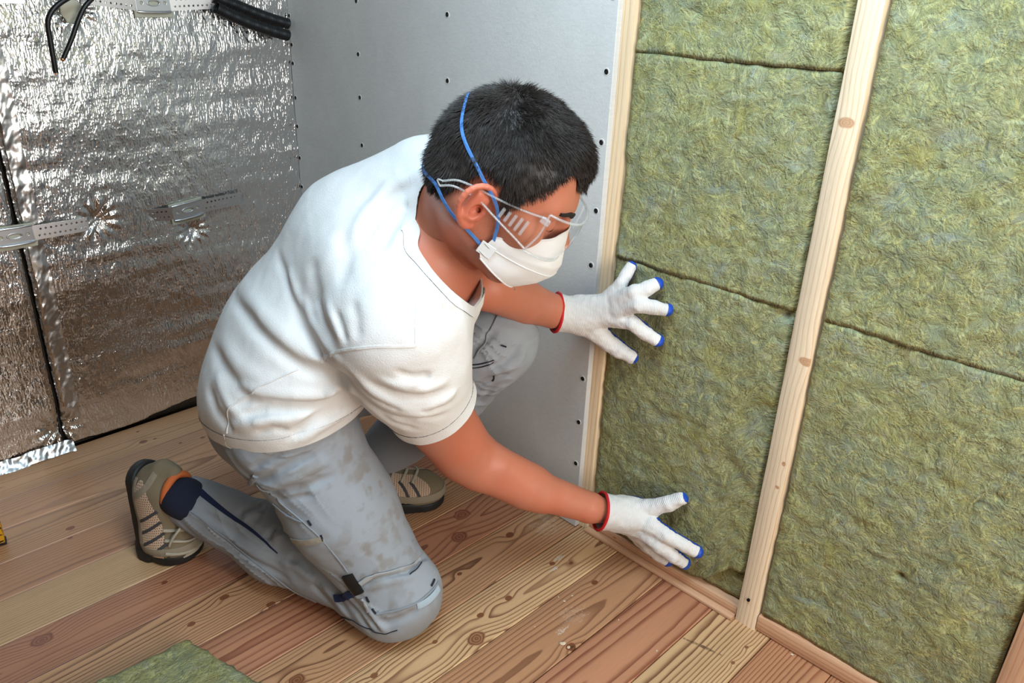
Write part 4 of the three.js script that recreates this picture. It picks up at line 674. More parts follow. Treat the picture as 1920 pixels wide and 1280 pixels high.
// --- t-shirt
const shirtBase = blend([
  [bone([0.5145, 0.3705, -1.0091], [0.5887, 0.3151, -1.1173], 0.090, 0.090), 0.05], [bone([0.5243, 0.3654, -1.0272], [0.5839, 0.458, -1.01], 0.093, 0.102), 0.08], [bone([0.5822, 0.458, -1.0118], [0.6571, 0.5973, -0.9461], 0.105, 0.103), 0.08],
  [bone([0.5512, 0.468, -0.9243], [0.5069, 0.3887, -0.9422], 0.088, 0.086), 0.06], [bone([0.6571, 0.5973, -0.9461], [0.7136, 0.6797, -0.8625], 0.103, 0.084), 0.06], [bone([0.6299, 0.5576, -0.8227], [0.7155, 0.642, -0.8205], 0.085, 0.068), 0.05],
  [bone([0.5918, 0.5459, -0.7914], [0.6011, 0.5828, -0.8685], 0.078, 0.08), 0.05], [bone([0.6397, 0.5382, -0.8001], [0.6876, 0.5473, -0.8039], 0.062, 0.042), 0.05], [bone([0.6876, 0.5473, -0.8039], [0.7088, 0.5488, -0.8145], 0.038, 0.028), 0.02], [bone([0.8011, 0.6041, -0.881], [0.7176, 0.6674, -0.8819], 0.055, 0.07), 0.05], [bone([0.7304, 0.5489, -0.8395], [0.7937, 0.5892, -0.8948], 0.030, 0.045), 0.03],
  [bone(J.shR, [0.6094, 0.4702, -0.7873], 0.075, 0.073), 0.05], [bone([0.6094, 0.4702, -0.7873], [0.6684, 0.3628, -0.7911], 0.073, 0.065), 0.03],
]);
const shirtCloth = withFolds(shirtBase, [
  [-0.005, 0.006, [0.5183, 0.4905, -0.7586], [0.5418, 0.4735, -0.7344], [0.5727, 0.4673, -0.713], [0.6089, 0.4711, -0.7053]],
  [0.004, 0.006, [0.5222, 0.5017, -0.746], [0.5462, 0.4865, -0.7229], [0.5751, 0.4793, -0.7103], [0.6062, 0.4851, -0.7043]],
  [-0.005, 0.006, [0.5285, 0.4502, -0.7998], [0.5487, 0.4313, -0.7628], [0.5763, 0.4246, -0.7294], [0.6144, 0.4267, -0.7159]],
  [0.004, 0.006, [0.5225, 0.4667, -0.7778], [0.5442, 0.4489, -0.7442], [0.5743, 0.4387, -0.721], [0.6184, 0.4389, -0.7129]],
  [-0.004, 0.005, [0.5361, 0.514, -0.7251], [0.5609, 0.5005, -0.7194], [0.5824, 0.5008, -0.7081]],
  [-0.004, 0.006, [0.5411, 0.4308, -0.7763], [0.5588, 0.4125, -0.7593], [0.5875, 0.4015, -0.738]],
  [-0.006, 0.006, [0.4185, 0.4198, -0.934], [0.4327, 0.4294, -0.9143], [0.4508, 0.4335, -0.8886], [0.473, 0.43, -0.8717]],
  [0.005, 0.006, [0.4232, 0.4024, -0.902], [0.4415, 0.412, -0.883], [0.4622, 0.4101, -0.8635]],
  [-0.005, 0.005, [0.4281, 0.3873, -0.8994], [0.4428, 0.3984, -0.8805], [0.4635, 0.3923, -0.8684]],
  [-0.003, 0.008, [0.5348, 0.6035, -0.9928], [0.5165, 0.5812, -0.9433], [0.5069, 0.5614, -0.912]],
  [-0.003, 0.008, [0.5199, 0.5954, -0.7876], [0.5122, 0.5746, -0.7689], [0.5076, 0.5501, -0.7598]],
  [0.003, 0.008, [0.5233, 0.5946, -0.9457], [0.5122, 0.5724, -0.9098], [0.5069, 0.5547, -0.8833]],
  [-0.0084, 0.01, [0.4931, 0.5293, -1.0593], [0.4696, 0.5231, -0.97], [0.4693, 0.5028, -0.9023], [0.4872, 0.481, -0.8638], [0.5164, 0.4702, -0.8354], [0.5145, 0.4854, -0.7829]],
  [0.006, 0.012, [0.505, 0.5479, -1.0488], [0.4797, 0.537, -0.9504], [0.4817, 0.518, -0.8936], [0.5008, 0.4976, -0.8546], [0.506, 0.5036, -0.7869]],
  [-0.0072, 0.008, [0.5069, 0.5614, -0.912], [0.4989, 0.5336, -0.8838], [0.5029, 0.5073, -0.8541], [0.5126, 0.4857, -0.8292], [0.519, 0.4715, -0.8089]],
  [0.006, 0.008, [0.5127, 0.5726, -0.8904], [0.5079, 0.5444, -0.8667], [0.5027, 0.5248, -0.8263], [0.5033, 0.5116, -0.7882]],
  [-0.0048, 0.007, [0.5131, 0.5779, -0.8643], [0.5055, 0.556, -0.8372], [0.4997, 0.5345, -0.801]],
  [0.0036, 0.007, [0.5117, 0.5836, -0.8338], [0.5038, 0.5644, -0.8079], [0.5006, 0.5435, -0.7848]],
  [-0.0036, 0.006, [0.508, 0.5774, -0.8093], [0.5028, 0.5598, -0.7889], [0.5017, 0.5422, -0.7772]],
  [0.0084, 0.009, [0.4271, 0.4437, -0.9454], [0.4398, 0.4453, -0.9096], [0.474, 0.4426, -0.8661], [0.5083, 0.4382, -0.847], [0.5247, 0.4574, -0.8012]],
  [-0.0162, 0.008, [0.4198, 0.4062, -0.9215], [0.4432, 0.4237, -0.891], [0.4668, 0.4269, -0.8687], [0.4955, 0.4249, -0.8523], [0.5365, 0.4311, -0.8357]],
  [0.0072, 0.009, [0.411, 0.3851, -0.9426], [0.4304, 0.4046, -0.9002], [0.4618, 0.41, -0.8697], [0.4937, 0.416, -0.8532]],
  [-0.01296, 0.007, [0.4624, 0.3829, -0.8678], [0.4792, 0.3952, -0.8595], [0.4969, 0.4074, -0.8527], [0.5414, 0.4209, -0.8399]],
  [0.006, 0.007, [0.4716, 0.3724, -0.8639], [0.4945, 0.3858, -0.8556], [0.5248, 0.3963, -0.8502], [0.5595, 0.4013, -0.8508]],
  [-0.0072, 0.006, [0.499, 0.3989, -0.853], [0.528, 0.4073, -0.8475], [0.5314, 0.4427, -0.7996]],
  [-0.0048, 0.01, [0.4491, 0.467, -1.0511], [0.4304, 0.456, -0.9799], [0.4294, 0.4416, -0.9321], [0.4413, 0.4356, -0.8998]],
  [0.0048, 0.012, [0.451, 0.4848, -1.0222], [0.4394, 0.4704, -0.9556], [0.4477, 0.46, -0.9068], [0.469, 0.4572, -0.8746]],
  [-0.0048, 0.01, [0.4167, 0.4242, -1.0085], [0.4079, 0.3991, -0.9726], [0.4136, 0.3815, -0.9331]],
  [0.0036, 0.008, [0.4245, 0.4438, -0.995], [0.4157, 0.4164, -0.9447], [0.425, 0.3954, -0.9068]],
  [-0.006, 0.01, [0.5678, 0.6516, -0.8265], [0.5921, 0.6709, -0.8382], [0.6246, 0.6961, -0.84], [0.6513, 0.7196, -0.8166]],
  [0.006, 0.01, [0.5647, 0.6568, -0.843], [0.5967, 0.6807, -0.8558], [0.6293, 0.709, -0.8514], [0.6611, 0.7349, -0.8229]],
  [-0.0048, 0.009, [0.5739, 0.6438, -0.8008], [0.6009, 0.6637, -0.8157], [0.6291, 0.6867, -0.8198], [0.7702, 0.6489, -0.9649]],
  [0.0036, 0.008, [0.5807, 0.6395, -0.7843], [0.6041, 0.6561, -0.7998], [0.6273, 0.6724, -0.8044]],
  [-0.0036, 0.008, [0.64, 0.7225, -0.8475], [0.6585, 0.7399, -0.8365], [0.6789, 0.7495, -0.8279]],
  [-0.0036, 0.012, [0.56, 0.6597, -0.865], [0.544, 0.635, -0.8314], [0.5208, 0.6024, -0.8117]],
  [-0.0036, 0.012, [0.5282, 0.6235, -0.8892], [0.5169, 0.5945, -0.8683], [0.5101, 0.5725, -0.8475]],
  [-0.006, 0.008, [0.5137, 0.4838, -0.8123], [0.5279, 0.4509, -0.7867], [0.5506, 0.4262, -0.7539], [0.5902, 0.4109, -0.7297]],
  [0.006, 0.008, [0.5062, 0.5058, -0.781], [0.5263, 0.4728, -0.7592], [0.5525, 0.4508, -0.7323], [0.593, 0.4346, -0.716]],
  [-0.0048, 0.006, [0.5241, 0.4701, -0.768], [0.5479, 0.4503, -0.7376], [0.5807, 0.4409, -0.7177], [0.621, 0.443, -0.7105]],
  [-0.0045, 0.006, [0.7032, 0.4262, -0.8146], [0.6981, 0.4168, -0.8298], [0.5713, 0.4993, -0.7096], [0.547, 0.5029, -0.7212]],
  [0.006, 0.006, [0.7046, 0.4161, -0.8212], [0.6952, 0.4024, -0.839], [0.5587, 0.4901, -0.7168], [0.5344, 0.4943, -0.7348]],
  [0.0048, 0.006, [0.6236, 0.4622, -0.707], [0.6022, 0.4531, -0.7082], [0.5724, 0.4485, -0.7185]],
  [-0.006, 0.007, [0.7026, 0.4316, -0.8103], [0.6962, 0.4584, -0.8151], [0.6907, 0.4713, -0.8331], [0.5602, 0.5621, -0.7117]],
  [0.0048, 0.007, [0.6999, 0.4518, -0.8012], [0.6994, 0.4749, -0.8152], [0.6978, 0.4882, -0.8415]],
  [-0.0048, 0.008, [0.7135, 0.4907, -0.8076], [0.6162, 0.5761, -0.7111], [0.6074, 0.5892, -0.7164]],
  [-0.0036, 0.009, [0.555, 0.6213, -0.7674], [0.5482, 0.6018, -0.7428], [0.5365, 0.5794, -0.7336]]]);
const shirtF = (x, y, z) => shirtCloth(x, y, z) + 0.0009 * noise3(x * 28, y * 28, z * 28, 51) + 0.0004 * noise3(x * 70, y * 70, z * 70, 52);
const SEAMS = [
  [0.004, [0.5058, 0.4895, -0.8464], [0.505, 0.5088, -0.824], [0.5003, 0.5299, -0.788], [0.517, 0.5463, -0.7418], [0.557, 0.5469, -0.7101]],
  [0.002, [0.5576, 0.5468, -0.7099], [0.5633, 0.5777, -0.7163], [0.5759, 0.5999, -0.7262], [0.5918, 0.6115, -0.7341]],
  [0.002, [0.4096, 0.3717, -0.9507], [0.4134, 0.4086, -0.9451], [0.4267, 0.4305, -0.9249], [0.4557, 0.4603, -0.8927], [0.4832, 0.4808, -0.8678]],
  [0.0018, [0.4087, 0.3661, -0.9583], [0.4121, 0.3454, -0.962], [0.4111, 0.341, -0.9532]]];
const cottonTex = greyTex(512, 512, (i, j) => 0.5 + 0.25 * noise2(i / 1.7, j / 5, 3) + 0.2 * noise2(i / 4, j / 1.7, 4));
cottonTex.repeat.set(9, 9);
const cotton = new THREE.MeshPhysicalMaterial({ color: lin(0.73, 0.725, 0.715), roughness: 0.92, bumpMap: cottonTex, bumpScale: 0.0004, sheen: 0.25, sheenRoughness: 0.6 });
{
  const hemPl = planeField([0.4418, 0.3239, -1.1167], [0.428, 0.3556, -0.8762], [0.5797, 0.3773, -0.8523], J.chest), hem = (x, y, z) => Math.hypot(x - J.pelvis[0], y - J.pelvis[1], z - J.pelvis[2]) < 0.23 ? hemPl(x, y, z) : -1, armAx = V(J.elR).sub(V(J.shR)).normalize(), cc = V([0.6458, 0.3911, -0.7932]);
  const slv = (x, y, z) => (x - cc.x) * armAx.x + (y - cc.y) * armAx.y + (z - cc.z) * armAx.z;
  const sleeveCut = (x, y, z) => Math.hypot(x - cc.x, y - cc.y, z - cc.z) < 0.13 && Math.hypot(x - cc.x - armAx.x * slv(x, y, z), y - cc.y - armAx.y * slv(x, y, z), z - cc.z - armAx.z * slv(x, y, z)) < 0.082 ? slv(x, y, z) : -1;
  // the neck opening: an oval that the head and neck come through
  const ring = [[0.6918, 0.7497, -0.8179], [0.6714, 0.7356, -0.8111], [0.6569, 0.7171, -0.8069], [0.6467, 0.698, -0.8036], [0.6408, 0.6821, -0.7988], [0.6332, 0.6641, -0.7887], [0.6242, 0.6445, -0.7724], [0.6163, 0.6283, -0.7521], [0.6163, 0.6127, -0.7352], [0.627, 0.5961, -0.7236], [0.6487, 0.5801, -0.722], [0.6815, 0.5614, -0.7336], [0.7195, 0.5623, -0.765], [0.7597, 0.5683, -0.8062], [0.7812, 0.5786, -0.8379], [0.7937, 0.6085, -0.868], [0.779, 0.6518, -0.8717], [0.7478, 0.6993, -0.8557], [0.7145, 0.7337, -0.8335]].map(V), mid = ring.reduce((a, p) => a.addScaledVector(p, 1 / ring.length), new THREE.Vector3()), e3 = new THREE.Vector3();
  ring.forEach((p, k) => e3.add(p.clone().sub(mid).cross(ring[(k + 1) % ring.length].clone().sub(mid)))); e3.normalize(); if (e3.dot(V(HO).sub(mid)) < 0) e3.negate();
  const e1 = ring[0].clone().sub(mid); e1.addScaledVector(e3, -e1.dot(e3)).normalize(); const e2 = e3.clone().cross(e1);
  const polar = ring.map((p) => { const q = p.clone().sub(mid); return [Math.atan2(q.dot(e2), q.dot(e1)), Math.hypot(q.dot(e1), q.dot(e2)), q.dot(e3)]; });
  const table = Array.from({ length: 96 }, (_, k) => { const t = (k / 96 * 2 - 1) * Math.PI; let w = 0, r = 0, n = 0; for (const [a, b, c] of polar) { const d = Math.abs(((t - a) / Math.PI + 5) % 2 - 1) * Math.PI, q = Math.exp(-d * d * 14) + 1e-6; w += q; r += q * b; n += q * c; } return [r / w, n / w]; });
  const reach = (t, c) => { const u = (t / Math.PI + 1) * 48, k = Math.floor(u); return mix(table[(k + 96) % 96][c], table[(k + 97) % 96][c], u - k); };
  const neckCut = (x, y, z) => { const a = x - mid.x, b = y - mid.y, c = z - mid.z, n = a * e3.x + b * e3.y + c * e3.z; const p = a * e1.x + b * e1.y + c * e1.z, q = a * e2.x + b * e2.y + c * e2.z; const an = Math.atan2(q, p), rr = Math.hypot(p, q), low = n - reach(an, 1) + 0.009; return Math.min(reach(an, 0) - rr, low); };
  const [lo, hi] = bounds([[[0.5175, 0.356, -1.0282], 0.125], [[0.583, 0.3131, -1.1219], 0.12], [[0.6691, 0.3614, -0.7894], 0.08], [J.shR, 0.085], [[0.6094, 0.4702, -0.7873], 0.085], [[0.6011, 0.5828, -0.8685], 0.09], [[0.7845, 0.6129, -0.8567], 0.07], [[0.7067, 0.678, -0.8685], 0.09], [[0.7364, 0.5498, -0.8024], 0.05]], 0.012);
  let m = nets(shirtF, lo, hi, 0.0036);
  m = clip(clip(clip(m, hem), sleeveCut), neckCut);
  const uvA = J.pelvis, uvB = J.neck, g = (q) => geom(q, uvA, uvB);
  const shirt = mesh('t_shirt', g(shell(m, 0.0016)), cotton, person); shirt.userData.label = 'white cotton t-shirt with ribbed crew neck';
  for (const [w, ...pts] of SEAMS) mesh('seam', strip(shirtF, pts, w, 0.0009, 60, 0.0002), cotton, shirt);
  mesh('collar', g(shell(push(clip(m, (x, y, z) => -(neckCut(x, y, z) + 0.014)), 0.0014), 0.002)), cotton, shirt);
  // the far side of the neck opening, seen from inside where the collar hangs away from the throat
  const cl = new THREE.CatmullRomCurve3([[0.6806, 0.559, -0.7368], [0.6956, 0.5656, -0.7414], [0.712, 0.5731, -0.7561], [0.7316, 0.5836, -0.782], [0.7464, 0.5944, -0.8052], [0.7559, 0.6016, -0.8238]].map(V)), ci = new THREE.CatmullRomCurve3([[0.6748, 0.5579, -0.7531], [0.6891, 0.5553, -0.776], [0.7074, 0.554, -0.8036], [0.7302, 0.5576, -0.8296], [0.7499, 0.5677, -0.8473], [0.765, 0.5829, -0.8574]].map(V));
  const liner = (w, off) => grid(30, 8, (u, v) => { const a = cl.getPoint(u), b = ci.getPoint(u), t = v * w; return [mix(a.x, b.x, t) + 0.012 * Math.sin(Math.PI * t) * 0.6 - off * 0.654, mix(a.y, b.y, t) - 0.01 * Math.sin(Math.PI * t) + off * 0.41, mix(a.z, b.z, t) - 0.012 * Math.sin(Math.PI * t) + off * 0.636]; }, (u, v) => [u * 0.1, v * 0.04]);
  mesh('collar_inside', mergeGeometries([liner(1, 0), tube(cl.getPoints(16).map((p) => p.toArray()), 0.0017, 40, 7)]), cotton, shirt);
  mesh('collar_seam', liner(0.42, 0.0014), cotton, shirt);
  mesh('sleeve_hem', g(shell(push(clip(m, (x, y, z) => -(sleeveCut(x, y, z) + 0.02)), 0.0009), 0.002)), cotton, shirt);
  mesh('bottom_hem', g(shell(push(clip(m, (x, y, z) => -(hem(x, y, z) + 0.022)), 0.0009), 0.002)), cotton, shirt);
}
// --- work trousers
const trouserBase = blend([
  [bone([0.5146, 0.3457, -0.9616], J.hipL, 0.088, 0.088), 0.05], [bone([0.4978, 0.3198, -1.0408], [0.5643, 0.2974, -1.1309], 0.074, 0.074), 0.05],
  [bone([0.5142, 0.3385, -0.9574], [0.5496, 0.2079, -0.8919], 0.090, 0.080), 0.04], [bone([0.5496, 0.2079, -0.8919], [0.5866, 0.0783, -0.8128], 0.080, 0.066), 0.03], [bone([0.5866, 0.0783, -0.8128], [0.5975, 0.083, -0.7857], 0.066, 0.050), 0.03], [bone([0.5864, 0.0511, -0.808], [0.5749, 0.0529, -0.8524], 0.056, 0.056), 0.03],
  [bone([0.5802, 0.0627, -0.8375], [0.5119, 0.072, -1.0417], 0.056, 0.060), 0.02], [bone([0.5119, 0.072, -1.0417], [0.4397, 0.105, -1.2067], 0.060, 0.045), 0.03],
  [bone(J.hipL, [0.7439, 0.3641, -1.0052], 0.095, 0.083), 0.04], [bone([0.7439, 0.3641, -1.0052], [0.8243, 0.4331, -0.8413], 0.083, 0.066), 0.03], [bone([0.8234, 0.43, -0.8402], [0.8071, 0.2592, -0.967], 0.064, 0.062), 0.03], [bone([0.8071, 0.2592, -0.967], [0.7713, 0.1438, -1.0708], 0.062, 0.052), 0.03],
]);
const trouserCloth = withFolds(trouserBase, [
  [-0.009, 0.007, [0.431, 0.2962, -0.9256], [0.4473, 0.3207, -0.8874], [0.4697, 0.339, -0.8697], [0.5011, 0.3474, -0.8596]],
  [0.006, 0.007, [0.4374, 0.277, -0.9302], [0.4522, 0.3039, -0.8842], [0.4792, 0.3196, -0.8627], [0.5141, 0.331, -0.8542]],
  [-0.0075, 0.006, [0.4411, 0.2684, -0.9309], [0.4549, 0.2883, -0.8838], [0.4835, 0.2992, -0.8582], [0.5169, 0.3059, -0.8474]],
  [-0.0045, 0.005, [0.4457, 0.2598, -0.9252], [0.4597, 0.2754, -0.8794], [0.4843, 0.2823, -0.8547]],
  [-0.006, 0.006, [0.4255, 0.318, -0.9232], [0.438, 0.3414, -0.8966], [0.455, 0.3522, -0.8811]],
  [0.0045, 0.006, [0.4402, 0.3071, -0.8993], [0.4642, 0.326, -0.8723], [0.4916, 0.3362, -0.8597]],
  [-0.009, 0.006, [0.4655, 0.1304, -1.0791], [0.4793, 0.136, -1.0823], [0.5, 0.1384, -1.0711], [0.4524, 0.2439, -0.9168]],
  [0.006, 0.006, [0.4667, 0.1286, -1.0654], [0.4851, 0.1364, -1.0622], [0.5044, 0.1394, -1.0433]],
  [-0.0075, 0.006, [0.4761, 0.1312, -1.0446], [0.4891, 0.137, -1.0497], [0.5047, 0.1396, -1.0527]],
  [-0.0075, 0.006, [0.4764, 0.1188, -1.0056], [0.4865, 0.1269, -1.0085], [0.5012, 0.1327, -1.0094]],
  [0.006, 0.006, [0.4824, 0.1153, -0.9913], [0.493, 0.125, -0.9965], [0.4615, 0.2021, -0.9087]],
  [-0.0075, 0.007, [0.4871, 0.1026, -0.9632], [0.4965, 0.1043, -0.9431], [0.5036, 0.0951, -0.9083]],
  [0.006, 0.007, [0.479, 0.0965, -0.9718], [0.491, 0.0954, -0.9416], [0.5, 0.0838, -0.904]],
  [-0.006, 0.006, [0.4298, 0.1005, -1.1021], [0.442, 0.0892, -1.0539], [0.4587, 0.081, -0.9978], [0.4799, 0.0698, -0.9528]],
  [-0.0045, 0.006, [0.4299, 0.1263, -1.1346], [0.4441, 0.1172, -1.0888], [0.4534, 0.1108, -1.0439]],
  [-0.009, 0.006, [0.5098, 0.096, -0.8843], [0.5074, 0.0949, -0.8393], [0.5113, 0.0776, -0.8067], [0.5236, 0.0467, -0.7818]],
  [0.0075, 0.006, [0.5044, 0.0868, -0.8952], [0.5082, 0.0731, -0.8602], [0.5119, 0.0539, -0.8281]],
  [-0.009, 0.005, [0.5016, 0.1267, -0.8277], [0.509, 0.1013, -0.8126], [0.516, 0.0813, -0.7895], [0.5283, 0.0598, -0.7711]],
  [0.0075, 0.005, [0.5192, 0.0972, -0.7861], [0.5248, 0.0753, -0.7749], [0.5358, 0.0545, -0.764]],
  [-0.0075, 0.005, [0.497, 0.0777, -0.9077], [0.5055, 0.057, -0.8819], [0.5162, 0.0335, -0.8582]],
  [-0.0075, 0.006, [0.5224, 0.0766, -0.7783], [0.5383, 0.0739, -0.7598], [0.557, 0.0831, -0.7444], [0.5769, 0.0943, -0.7371]],
  [-0.006, 0.004, [0.5171, 0.1335, -0.7983], [0.5367, 0.146, -0.7844], [0.5811, 0.1427, -0.7682], [0.6289, 0.1354, -0.785], [0.6425, 0.1351, -0.7976]],
  [0.0045, 0.006, [0.5178, 0.1266, -0.7957], [0.5382, 0.1366, -0.7804], [0.5803, 0.1358, -0.7622], [0.6348, 0.1265, -0.7804]],
  [-0.0075, 0.006, [0.8125, 0.4561, -0.7735], [0.7981, 0.4403, -0.7736], [0.7838, 0.4258, -0.7807], [0.7681, 0.4154, -0.7975]],
  [0.006, 0.007, [0.8207, 0.4415, -0.7691], [0.806, 0.4223, -0.7712], [0.7847, 0.4084, -0.7844]],
  [-0.0075, 0.007, [0.7976, 0.4033, -0.7795], [0.7785, 0.3899, -0.8015], [0.7668, 0.3666, -0.832]],
  [0.006, 0.007, [0.8198, 0.381, -0.7886], [0.7988, 0.3645, -0.8096], [0.7839, 0.3419, -0.8373]],
  [-0.006, 0.006, [0.7544, 0.4431, -0.8212], [0.7652, 0.4582, -0.8077], [0.7844, 0.4755, -0.7988]],
  [-0.006, 0.007, [0.7907, 0.3781, -0.8016], [0.7923, 0.3404, -0.8335], [0.7955, 0.3178, -0.8493]]]);
const rucks = (() => {                              // fine rucks of the cloth: across the calf, round the hip and behind the knee
  const A = V(J.knR), D = V(J.anR).sub(A), L = D.length(); D.normalize(); const hip = [0.4382, 0.304, -0.9037], crook = [0.5077, 0.104, -0.8175], knL = J.knL;
  return (x, y, z) => {
    const s = ((x - A.x) * D.x + (y - A.y) * D.y + (z - A.z) * D.z) / L, r = Math.hypot(x - A.x - D.x * s * L, y - A.y - D.y * s * L, z - A.z - D.z * s * L);
    let m = r < 0.075 && s > 0.15 ? sstep(0.15, 0.3, s) * 0.55 : 0; const h = Math.hypot(x - hip[0], y - hip[1], z - hip[2]), c = Math.hypot(x - crook[0], y - crook[1], z - crook[2]), k = Math.hypot(x - knL[0], y - knL[1], z - knL[2]);
    m = Math.max(m, 1.1 * Math.exp(-h * h / 0.006), 1.3 * Math.exp(-c * c / 0.003), 0.9 * sstep(0.2, 0.08, k) * sstep(0.03, 0.07, k));
    if (m < 0.03) return 0;
    const u = x * 34 + y * 60 + z * 22 + 2.2 * noise3(x * 16, y * 16, z * 16, 71), v = x * 20 - y * 14 - z * 22;
    return m * 0.0034 * (Math.pow(1 - Math.abs(noise2(u * 0.9, v * 0.35, 73)), 2.2) - 0.4);
  };
})();
const trouserF = (x, y, z) => { const d = trouserCloth(x, y, z); return d > 0.04 || d < -0.04 ? d : trouserFine(d, x, y, z); };
const trouserFine = (d, x, y, z) => d - rucks(x, y, z) + 0.0015 * noise3(x * 24, y * 24, z * 24, 61) + 0.0006 * noise3(x * 60, y * 60, z * 60, 62);
const twill = greyTex(256, 256, (i, j) => 0.5 + 0.3 * Math.sin((i + j) / 256 * Math.PI * 2 * 32) + 0.15 * noise2(i / 2, j / 2, 3)); twill.repeat.set(22, 22);
const trouserMat = new THREE.MeshStandardMaterial({ color: 0xffffff, vertexColors: true, roughness: 0.85, bumpMap: twill, bumpScale: 0.0003 });
const stainAt = [[[0.5584, 0.273, -0.8293], 0.045, 1], [[0.5487, 0.317, -0.8526], 0.035, 0.8], [[0.5835, 0.215, -0.8067], 0.04, 0.7], [[0.5304, 0.175, -0.7966], 0.06, 0.9], [[0.6061, 0.1732, -0.7979], 0.05, 0.7], [[0.4875, 0.3053, -0.8569], 0.04, 0.7], [[0.5386, 0.3533, -0.8617], 0.04, 0.5], [[0.5908, 0.1205, -0.7474], 0.045, 0.6], [[0.5373, 0.1072, -0.77], 0.04, 0.6], [[0.4702, 0.3253, -0.8683], 0.03, 0.5], [[0.6049, 0.2899, -0.8794], 0.02, 0.4]];
const trouserTone = (x, y, z) => {
  const n = fbm2(x * 30 + z * 11, y * 30 + z * 23, 3, 8), w = 1 + 0.05 * n;
  let c = [0.315 * w, 0.345 * w, 0.385 * w], s = 0;
  for (const [p, r, k] of stainAt) { const q = Math.hypot(x - p[0], y - p[1], z - p[2]) / r; if (q < 1.8) s = Math.max(s, k * Math.exp(-q * q)); }
  const b = noise3(x * 75, y * 75, z * 75, 31) * 0.6 + noise3(x * 190, y * 190, z * 190, 32) * 0.4;
  s *= sstep(-0.12, 0.4, b + 0.35 * noise3(x * 60, y * 14, z * 60, 35)); s = clamp(s * 0.9);
  return [mix(c[0], 0.205, s * 0.8), mix(c[1], 0.17, s * 0.8), mix(c[2], 0.125, s * 0.8)];
};
{
  const hemR = planeField([0.4717, 0.1389, -1.234], [0.41, 0.1028, -1.2269], [0.4179, 0.0521, -1.2175], J.knR), hemL = planeField([0.7325, 0.1241, -1.0665], [0.7574, 0.1126, -1.0336], [0.8023, 0.1457, -1.0088], J.knL);
  const cR = J.anR, cL = [0.7673, 0.1269, -1.0797];
  const cutR = (x, y, z) => Math.hypot(x - cR[0], y - cR[1], z - cR[2]) < 0.12 ? hemR(x, y, z) : -1, cutL = (x, y, z) => Math.hypot(x - cL[0], y - cL[1], z - cL[2]) < 0.14 ? hemL(x, y, z) : -1;
  const waist = planeField([0.4794, 0.3614, -1.1651], [0.4567, 0.3895, -0.8922], [0.6169, 0.4161, -0.9019], J.knR);
  const [lo, hi] = bounds([[J.hipR, 0.11], [J.hipL, 0.11], [J.knR, 0.08], [J.anR, 0.06], [J.knL, 0.08], [[0.7713, 0.1438, -1.0708], 0.06], [[0.4993, 0.3077, -1.0629], 0.09], [[0.6001, 0.0778, -0.7797], 0.06]], 0.01);
  lo[1] = Math.max(lo[1], -0.005);
  const m = clip(clip(clip(nets((x, y, z) => smax(trouserF(x, y, z), 0.002 - y, 0.012), lo, hi, 0.0037), cutR), cutL), (x, y, z) => Math.hypot(x - J.hipR[0], y - J.hipR[1], z - J.hipR[2]) < 0.2 ? waist(x, y, z) - 0.035 : -1);
  const tr = mesh('trousers', geom(shell(m, 0.0016), J.hipR, J.knR, trouserTone), trouserMat, person); tr.userData.label = 'stained grey work trousers with knee pad pockets';
  const TA = J.hipR, TB = J.knR, cloth = (c, r = 0.9) => std(lin(...c), r), navy = cloth([0.006, 0.016, 0.06]), seamM = cloth([0.24, 0.27, 0.31]), beige = cloth([0.33, 0.30, 0.25]), flapM = cloth([0.37, 0.39, 0.41]), thread = cloth([0.012, 0.014, 0.025]);
  const lay = (name, w, h, n, mat, ...pts) => mesh(name, strip(trouserCloth, pts, w, h, n, 0.0011), mat, tr);
  lay('navy_stripe', (t) => mix(0.0125, 0.002, t), 0.0009, 50, navy, [0.441, 0.1473, -1.1847], [0.4466, 0.1407, -1.1459], [0.455, 0.1322, -1.1031], [0.4695, 0.123, -1.0288], [0.4804, 0.1051, -0.9795]);
  lay('seam', 0.0026, 0.0009, 60, seamM, [0.4147, 0.1252, -1.1646], [0.4246, 0.1174, -1.1317], [0.4406, 0.0958, -1.0681], [0.463, 0.0712, -0.9886], [0.4903, 0.0336, -0.9426], [0.5023, 0.027, -0.9146]);
  lay('seam', 0.0022, 0.0008, 60, seamM, [0.4342, 0.2866, -0.9271], [0.45, 0.2647, -0.9015], [0.4676, 0.2393, -0.863], [0.479, 0.2192, -0.8412], [0.4927, 0.1885, -0.8251], [0.5057, 0.1562, -0.8143]);
  lay('pocket_edge', 0.0105, 0.0012, 24, beige, [0.4636, 0.1905, -0.8929], [0.4686, 0.2047, -0.8591], [0.4824, 0.2171, -0.8369]);
  lay('pocket_edge', 0.004, 0.0010, 24, seamM, [0.4503, 0.2508, -0.9165], [0.4565, 0.2419, -0.8924], [0.4663, 0.2387, -0.8653]);
  lay('knee_flap_edge', 0.0075, 0.0012, 50, flapM, [0.5164, 0.137, -0.7998], [0.5259, 0.1464, -0.7922], [0.5467, 0.1497, -0.7806], [0.5825, 0.1449, -0.7699], [0.6171, 0.1373, -0.7823]);
  lay('knee_seam', 0.0016, 0.0008, 40, thread, [0.5817, 0.1379, -0.7639], [0.5953, 0.1394, -0.7655], [0.6113, 0.1383, -0.7724]);
  lay('knee_seam', 0.0028, 0.0009, 50, seamM, [0.5234, 0.088, -0.7789], [0.5495, 0.0971, -0.7537], [0.5793, 0.1046, -0.7398], [0.6038, 0.109, -0.7404], [0.6264, 0.1083, -0.7497]);
  lay('knee_pad_cloth', 0.011, 0.0007, 24, cloth([0.36, 0.45, 0.52]), [0.5753, 0.0984, -0.7387], [0.5896, 0.0996, -0.736], [0.6054, 0.1016, -0.7374], [0.6216, 0.1033, -0.7439]);
